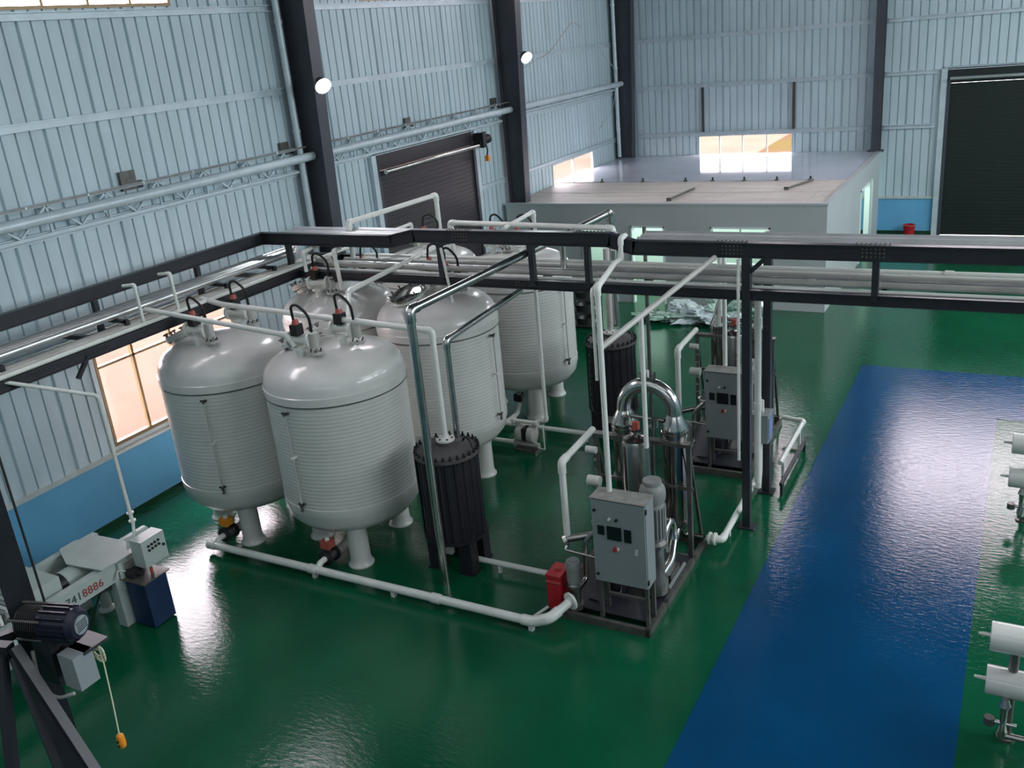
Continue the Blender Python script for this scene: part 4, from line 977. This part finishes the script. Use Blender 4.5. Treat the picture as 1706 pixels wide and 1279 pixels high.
# ================================================================= MEMBRANE STANDS on the right
def membranes(y, label, dx):
    t = thing('membrane_stand', label, 'machine', (.25+dx, y, 0), 'white membrane stands')
    for z in (.65, 1.16):
        v = MB().cyl((.08+dx, y, z), (3.4, y, z), .145, n=32).build('pressure_tube', 'frp_dome', t)
        MB().cyl((.075+dx, y, z), (.082+dx, y, z), .135, n=32).build('end_cap', 'frp', v)
        MB().cyl((.075+dx, y, z), (-.03+dx, y, z), .02, .014).build('end_nipple', 'pvc', v)
    for x in (.3+dx, 2.8):
        MB().cyl((x, y+.02, .02), (x, y+.02, 1.02), .045).build('stand_post', 'ss_dark', t)
        MB().cyl((x, y, .0), (x, y, .02), .09).build('stand_foot', 'ss_dark', t)
    MB().lathe((.26+dx, y-.14, .10), [(.03, 0), (.05, .08), (.03, .16), (.035, .34), (.055, .38), (.03, .46)], 16).build('riser_fitting', 'chrome', t)
    MB().cyl((.14+dx, y-.14, .27), (.38+dx, y-.14, .27), .02).build('valve_spindle', 'chrome', t)
    MB().cyl((.14+dx, y-.14, .23), (.14+dx, y-.14, .31), .05, n=12).build('hand_wheel', 'ss_dark', t)
    MB().cyl((.26+dx, y-.14, .13), (2.9, y-.14, .13), .032).build('manifold_pipe', 'ss', t)
    for k in range(5): MB().cyl((.5+dx+k*.35, y-.14, .10), (.5+dx+k*.35, y-.14, .24), .03, n=10).build('manifold_tee', 'chrome', t)
    return t
membranes(8.6, 'near stand of two stacked white membrane tubes at the right edge', 0)
membranes(13.25, 'far stand of two stacked white membrane tubes at the right edge', .05)

# ================================================================= FILTER PRESS
fp = thing('filter_press', 'grey green filter press with red and dark numbers on its beam, along the blue dado', 'machine', (-10.7, 6.0, 0))
for x in (-10.22, -11.16):
    bmn = MB().box(x-.05, x+.05, 3.2, 7.1, .70, .95).build('side_beam', 'press', fp, smooth=False)
    MB().box(x-.06, x+.06, 3.2, 7.1, .95, .965).build('beam_cap', 'press', bmn, smooth=False)
MB().box(-11.24, -10.12, 6.62, 6.68, .55, .95).build('end_plate', 'press', fp, smooth=False)
cvm = MB(); P6 = [(-11.2, 6.55), (-10.75, 6.32), (-10.13, 6.38), (-10.10, 6.78), (-10.45, 7.05), (-11.0, 7.02), (-11.2, 6.8)]
n0 = len(P6)
for zz in (.985, 1.0):
    for x, y in P6: cvm.v.append((x, y, zz))
cvm.f += [tuple(range(n0-1, -1, -1)), tuple(range(n0, 2*n0))] + [(i, (i+1) % n0, n0+(i+1) % n0, n0+i) for i in range(n0)]
cvm.build('cover_plate', 'press', fp, smooth=False)
MB().cyl((-10.68, 6.15, .80), (-10.68, 6.75, .80), .17, n=24).build('cylinder_flange', 'press', fp)
MB().cyl((-10.68, 6.7, .80), (-10.68, 7.55, .80), .13, n=24).build('hydraulic_cylinder', 'press', fp)
MB().cyl((-10.68, 5.7, .80), (-10.68, 6.3, .80), .10, n=20).build('ram', 'ss_dark', fp)
MB().cyl((-10.68, 5.95, .80), (-10.68, 6.16, .80), .14, .165, n=24).build('ram_collar', 'black', fp)
MB().box(-11.08, -10.36, 5.45, 5.95, .40, 1.12).build('press_head', 'press', fp, smooth=False)
for i in range(16):
    MB().box(-11.06, -10.38, 5.38-i*.07, 5.43-i*.07, .32, 1.05).build('press_plate', 'cab' if i % 2 else 'frp', fp, smooth=False)
for i in range(6): MB().tube([(-10.26, 5.2-.14*i, .98+.06*math.sin(PI*k/8)) if False else (-10.30+.05*math.cos(PI*k/8), 5.2-.14*i, 1.0+.10*math.sin(PI*k/8)) for k in range(9)], .022, 8).build('plate_handle', 'pvc', fp)
MB().box(-10.32, -10.16, 6.55, 6.72, .0, .70).build('leg', 'press', fp, smooth=False)
MB().box(-11.24, -11.08, 6.55, 6.72, .0, .70).build('leg', 'press', fp, smooth=False)
MB().lathe((-10.82, 6.75, 0), [(.12, 0), (.12, .02), (.075, .06), (.065, .5), (.1, .62)], 16).build('pedestal', 'press', fp)
MB().tube(rnd([(-10.3, 6.4, .62), (-10.4, 6.3, .35), (-10.5, 6.2, .02), (-10.45, 5.9, .02)], .15), .014, 8).build('hydraulic_hose', 'rubber', fp)
MB().tube(rnd([(-10.25, 6.15, .68), (-10.3, 6.5, .62), (-10.2, 6.8, .66)], .1), .018, 8).build('hydraulic_hose', 'rubber', fp)
MB().tube(rnd([(-10.28, 6.1, .66), (-10.33, 6.45, .58), (-10.2, 6.82, .60)], .1), .018, 8).build('hydraulic_hose', 'rubber', fp)
MB().box(-10.19, -10.165, 6.74, 6.93, .78, .88).build('name_plate', 'motor', fp, smooth=False)
# oil tank below
MB().box(-10.12, -9.74, 6.66, 7.02, .02, .70).build('oil_tank', 'press_blue', fp, smooth=False)
tp = MB().box(-10.16, -9.70, 6.62, 7.06, .70, .715).build('tank_top', 'frame', fp, smooth=False)
MB().box(-10.08, -9.95, 6.68, 6.84, .715, .82).build('valve_block', 'black', tp, smooth=False)
MB().cyl((-10.12, 6.72, .78), (-9.85, 6.76, .78), .03).build('pump_line', 'rubber', tp)
MB().cyl((-9.85, 6.90, .715), (-9.85, 6.90, .80), .022).build('filler_cap', 'redplastic', tp)
MB().tube(rnd([(-10.1, 6.7, .8), (-10.14, 6.6, .86), (-10.1, 6.55, .76)], .04), .012, 8).build('pump_hose', 'pvc_old', tp)
# push button box
cb = MB().box(-10.02, -9.80, 6.80, 7.18, .84, 1.23).build('button_box', 'press', fp, smooth=False)
for k in range(8):
    yy = 6.90+(k % 4)*.055; zz = 1.13-(k//4)*.06+(k % 4)*.004
    MB().cyl((-9.80, yy, zz), (-9.78, yy, zz), .017, n=12).build('push_button', 'rubber', cb)
MB().cyl((-9.80, 7.13, 1.04), (-9.775, 7.13, 1.04), .018, n=12).build('box_lock', 'rubber', cb)
# lettering on the beam
for i, ch in enumerate('7418886'):
    cu = bpy.data.curves.new('lettering', 'FONT'); cu.body = ch; cu.size = .155; cu.extrude = .002; cu.align_x = 'CENTER'
    to = bpy.data.objects.new('lettering', cu); COL.objects.link(to)
    dg = bpy.context.evaluated_depsgraph_get(); me = bpy.data.meshes.new_from_object(to.evaluated_get(dg))
    bpy.data.objects.remove(to)
    me.materials.clear(); me.materials.append(M['ink'] if i < 3 else M['redink'])
    lo = bpy.data.objects.new('lettering', me); COL.objects.link(lo); lo.parent = fp
    lo.location = Vector((-10.165, 5.86+i*.082, .765)) - Vector(fp.location); lo.rotation_euler = (PI/2, 0, PI/2)
# conduit feeding it
cd = pipe('cable_conduit', 'white conduit dropping from the left rack to the filter press', [(-10.86, 6.30, 3.58), (-10.32, 7.12, 3.14), (-10.30, 7.12, 1.25)], .026, 'pvc', rad=.06, elbow=False)
MB().tube([(-10.3, 7.12, 1.27), (-10.26, 7.05, 1.0), (-10.2, 6.85, .8)], .022, 8).build('lower_run', 'pvc', cd)
for z in (1.30, 1.42): MB().cyl((-10.3, 7.12, z), (-10.3, 7.12, z+.02), .05).build('tie', 'pvc', cd)

# ================================================================= HOIST POST, left foreground
hp = thing('hoist_post', 'dark steel hoist post with slanted braces at the lower left edge', 'post', (-5.47, 2.86, 0))
def hb(a, b, wd, h, nm='brace'): MB().bar(a, b, wd, h).build(nm, 'rack', hp, smooth=False)
MB().extrude(ibeam(.20, .16, .014, .01), (-5.50, 2.87, 0.02), (-5.50, 2.87, 4.75), up=(.86, -.5, 0)).build('post_shaft', 'rack', hp, smooth=False)
MB().box(-5.68, -5.32, 2.7, 3.04, 0, .02).build('base_plate', 'rack', hp, smooth=False)
hb((-6.2, 2.35, 3.72), (-5.34, 2.64, 3.68), .07, .10, 'cross_arm')
hb((-5.30, 2.64, 3.72), (-4.60, 2.61, 2.6), .06, .06)
hb((-5.30, 2.62, 3.66), (-4.93, 2.50, 2.55), .05, .06)
hb((-5.36, 2.58, 3.68), (-5.26, 2.30, 2.6), .06, .06)
hb((-5.6, 2.5, 3.7), (-5.5, 2.86, 3.66), .06, .06)
hb((-4.60, 2.61, 2.6), (-4.45, 2.62, 0.0), .06, .06); hb((-4.93, 2.50, 2.55), (-4.85, 2.45, 0), .05, .06); hb((-5.26, 2.30, 2.6), (-5.2, 2.1, 0), .06, .06)
ho = thing('electric_hoist', 'dark blue electric hoist motor on the hoist post at the lower left', 'hoist', (-5.25, 2.95, 3.8))
a = Vector((-5.36, 2.78, 3.81)); d = Vector((.95, .28, -.02)).normalized(); b = a + d*.38
dd, u, v = frame_of(d)
MB().cyl(a+d*.16, b, .108, n=26).build('hoist_motor', 'navy', ho)
MB().cyl(b, b+d*.03, .112, .085, n=26).build('end_bell', 'navy', ho)
MB().cyl(b+d*.03, b+d*.04, .062, n=20).build('end_badge', 'foil', ho)
for k in range(5):
    MB().bar(b+d*.042-u*(.045)+v*(-.03+k*.015), b+d*.042+u*.045+v*(-.03+k*.015), .004, .006).build('badge_line', 'ink', ho, smooth=False)
for k in range(16):
    an = 2*PI*k/16; q = u*(.112*math.cos(an))+v*(.112*math.sin(an))
    MB().bar(a+d*.17+q, a+d*.36+q, .012, .022).build('cooling_fin', 'navy', ho, smooth=False)
MB().cyl(a, a+d*.16, .10, n=24).build('rope_drum', 'black', ho)
for k in range(4):
    an = 2*PI*k/4+.6; q = u*(.115*math.cos(an))+v*(.115*math.sin(an)); MB().cyl(a+q-d*.03, a+d*.20+q, .009, n=8).build('tie_rod', 'frame', ho)
for k in range(9):
    MB().tube([a+d*(.015+.016*k)+u*(.103*math.cos(t_))+v*(.103*math.sin(t_)) for t_ in [2*PI*j/14 for j in range(15)]], .006, 6).build('rope_coil', 'rubber', ho)
MB().box(-5.24, -4.92, 2.84, 3.02, 3.62, 3.64).build('mount_plate', 'rack', ho, smooth=False)
MB().box(-5.32, -5.14, 2.76, 2.92, 3.38, 3.80).build('gear_case', 'black', ho, smooth=False)
MB().box(-5.08, -4.93, 2.76, 2.90, 3.40, 3.64).build('control_housing', 'cab', ho, smooth=False)
MB().tube(rnd([(-5.30, 2.74, 3.62), (-5.26, 2.70, 3.42), (-5.14, 2.70, 3.32), (-5.02, 2.76, 3.36)], .08), .012, 8).build('power_cable', 'pvc_old', ho)
for k in range(3):
    MB().tube([(-4.97+.055*math.cos(t_), 2.96, 3.56-.02*k+.045*math.sin(t_)) for t_ in [2*PI*j/14 for j in range(15)]], .006, 6).build('cable_loop', 'cablewhite', ho)
MB().cyl((-5.34, 2.93, 3.86), (-5.34, 2.93, 9.9), .008, n=8).build('lift_rope', 'rubber', ho)
pd = thing('pendant_control', 'small orange pendant control hanging on a thin pale cable before the green floor', 'control', (-4.85, 2.87, 2.9))
MB().tube(rnd([(-4.94, 2.95, 3.62), (-4.93, 2.95, 3.5), (-4.88, 2.90, 3.2), (-4.86, 2.87, 3.0)], .2), .005, 6).build('pendant_cable', 'cablewhite', pd)
MB().lathe((-4.86, 2.87, 2.895), [(.018, 0), (.026, .01), (.028, .05), (.024, .095), (.012, .105)], 12).build('pendant_body', 'orange', pd)
for k in range(2): MB().cyl((-4.853, 2.845, 2.925+k*.035), (-4.850, 2.836, 2.925+k*.035), .008, n=8).build('push_button', 'rubber', pd)

# ================================================================= BACKGROUND CLUTTER
tr = thing('basin_trolley', 'dark trolley stacked with round black basins left of the first office door', 'trolley', (-9.6, 20.3, 0))
for z in (.08, .42, .76):
    MB().lathe((-9.5, 20.35, z), [(.22, 0), (.27, .16), (.29, .17), (.26, .165), (.21, .02)], 22).build('round_basin', 'basin', tr)
    MB().box(-9.86, -9.16, 20.05, 20.65, z-.03, z).build('shelf', 'ss_dark', tr, smooth=False)
for x in (-9.85, -9.17):
    for y in (20.06, 20.64): MB().cyl((x, y, 0), (x, y, .96), .015, n=8).build('upright', 'ss_dark', tr)
MB().tube(rnd([(-9.17, 20.06, .8), (-8.98, 20.0, .6), (-9.17, 20.0, .45)], .03), .012, 8).build('side_loop', 'ss', tr)
MB().tube(rnd([(-9.17, 20.06, .4), (-8.98, 20.0, .25), (-9.17, 20.0, .12)], .03), .012, 8).build('side_loop', 'ss', tr)
yb = thing('washing_bowl', 'pale yellow bowl on top of the black basins', 'bowl', (-9.62, 20.35, .95))
MB().lathe((-9.62, 20.35, .945), [(.14, 0), (.24, .10), (.255, .105), (.23, .1), (.12, .02)], 22).build('bowl_body', 'yellow', yb)
MB().lathe((-9.62, 20.35, 1.045), [(.255, 0), (.262, .008), (.245, .01)], 22, caps=False).build('bowl_rim', 'yellow', yb)
ob = thing('orange_bucket', 'small orange bucket beside the pale yellow bowl', 'bucket', (-9.25, 20.5, .93))
MB().lathe((-9.27, 20.5, .79), [(.09, 0), (.11, .26), (.12, .265), (.10, .26), (.08, .02)], 18).build('bucket_body', 'orange', ob)
MB().tube([(-9.27+.11*math.cos(PI*j/10), 20.5, 1.04+.1*math.sin(PI*j/10)) for j in range(11)], .006, 6).build('bucket_handle', 'ss', ob)
for (x, y, z, s, lb) in ((-10.05, 20.2, 0, .28, 'grey carton at the foot of the basin trolley'), (-10.05, 20.25, .30, .24, 'grey carton on top of the carton by the trolley')):
    o = thing('carton', lb, 'box', (x, y, z))
    MB().box(x-s/2, x+s/2, y-s/2, y+s/2, z, z+.28).build('carton_body', 'motor', o, smooth=False)
    MB().box(x-s/2-.005, x+s/2+.005, y-.03, y+.03, z+.28, z+.284).build('tape', 'pvc', o, smooth=False)

def crumple(c, sx, sy, sz, seed, amp=.35):
    rr = random.Random(seed); bm = bmesh.new(); bmesh.ops.create_icosphere(bm, subdivisions=4, radius=1)
    from mathutils import noise
    off = Vector((seed*3.1, seed*1.7, 0))
    for v in bm.verts:
        nn = noise.noise(v.co*1.6+off)*.8 + abs(noise.noise(v.co*3.7+off))*.9 + abs(noise.noise(v.co*8+off))*.35
        q = v.co*(1-amp*.5+amp*nn)
        v.co = Vector((c[0]+q.x*sx*1.25, c[1]+q.y*sy*1.15, max(.004, sz*.72+q.z*sz)))
    mb = MB(); mb.v = [tuple(v.co) for v in bm.verts]; mb.f = [tuple(v.index for v in f.verts) for f in bm.faces]; bm.free(); return mb
for i, (c, sx, sy, sz, mt_, lb, am) in enumerate((
    ((-7.35, 21.55), .33, .3, .26, 'bagwhite', 'white knotted plastic bag at the back of the sheeting pile', .3),
    ((-7.55, 21.15), .62, .36, .15, 'baggreen', 'crumpled green and white sheeting, left heap near the black filter', .9),
    ((-6.85, 21.2), .45, .32, .20, 'bagwhite', 'crumpled white sheeting in the middle of the pile', 1.0),
    ((-6.35, 21.55), .55, .40, .30, 'baggreen', 'tall heap of green white sheeting at the right of the pile', .9),
    ((-6.1, 21.0), .35, .3, .18, 'bagwhite', 'small heap of white wrap in front of the tall green heap', 1.0))):
    o = crumple(c, sx, sy, sz, i+3, am).build('plastic_sheeting', mt_, origin=(c[0], c[1], 0), ang=28); tag(o, lb, 'sheeting')
o = thing('low_crate', 'dark flat crate at the left end of the sheeting pile', 'crate', (-8.15, 21.3, 0))
MB().box(-8.35, -7.98, 21.2, 21.5, .02, .18).build('crate_body', 'basin', o, smooth=False)
for x in (-8.33, -8.0): MB().box(x-.02, x+.02, 21.2, 21.5, 0, .02).build('runner', 'rack', o, smooth=False)
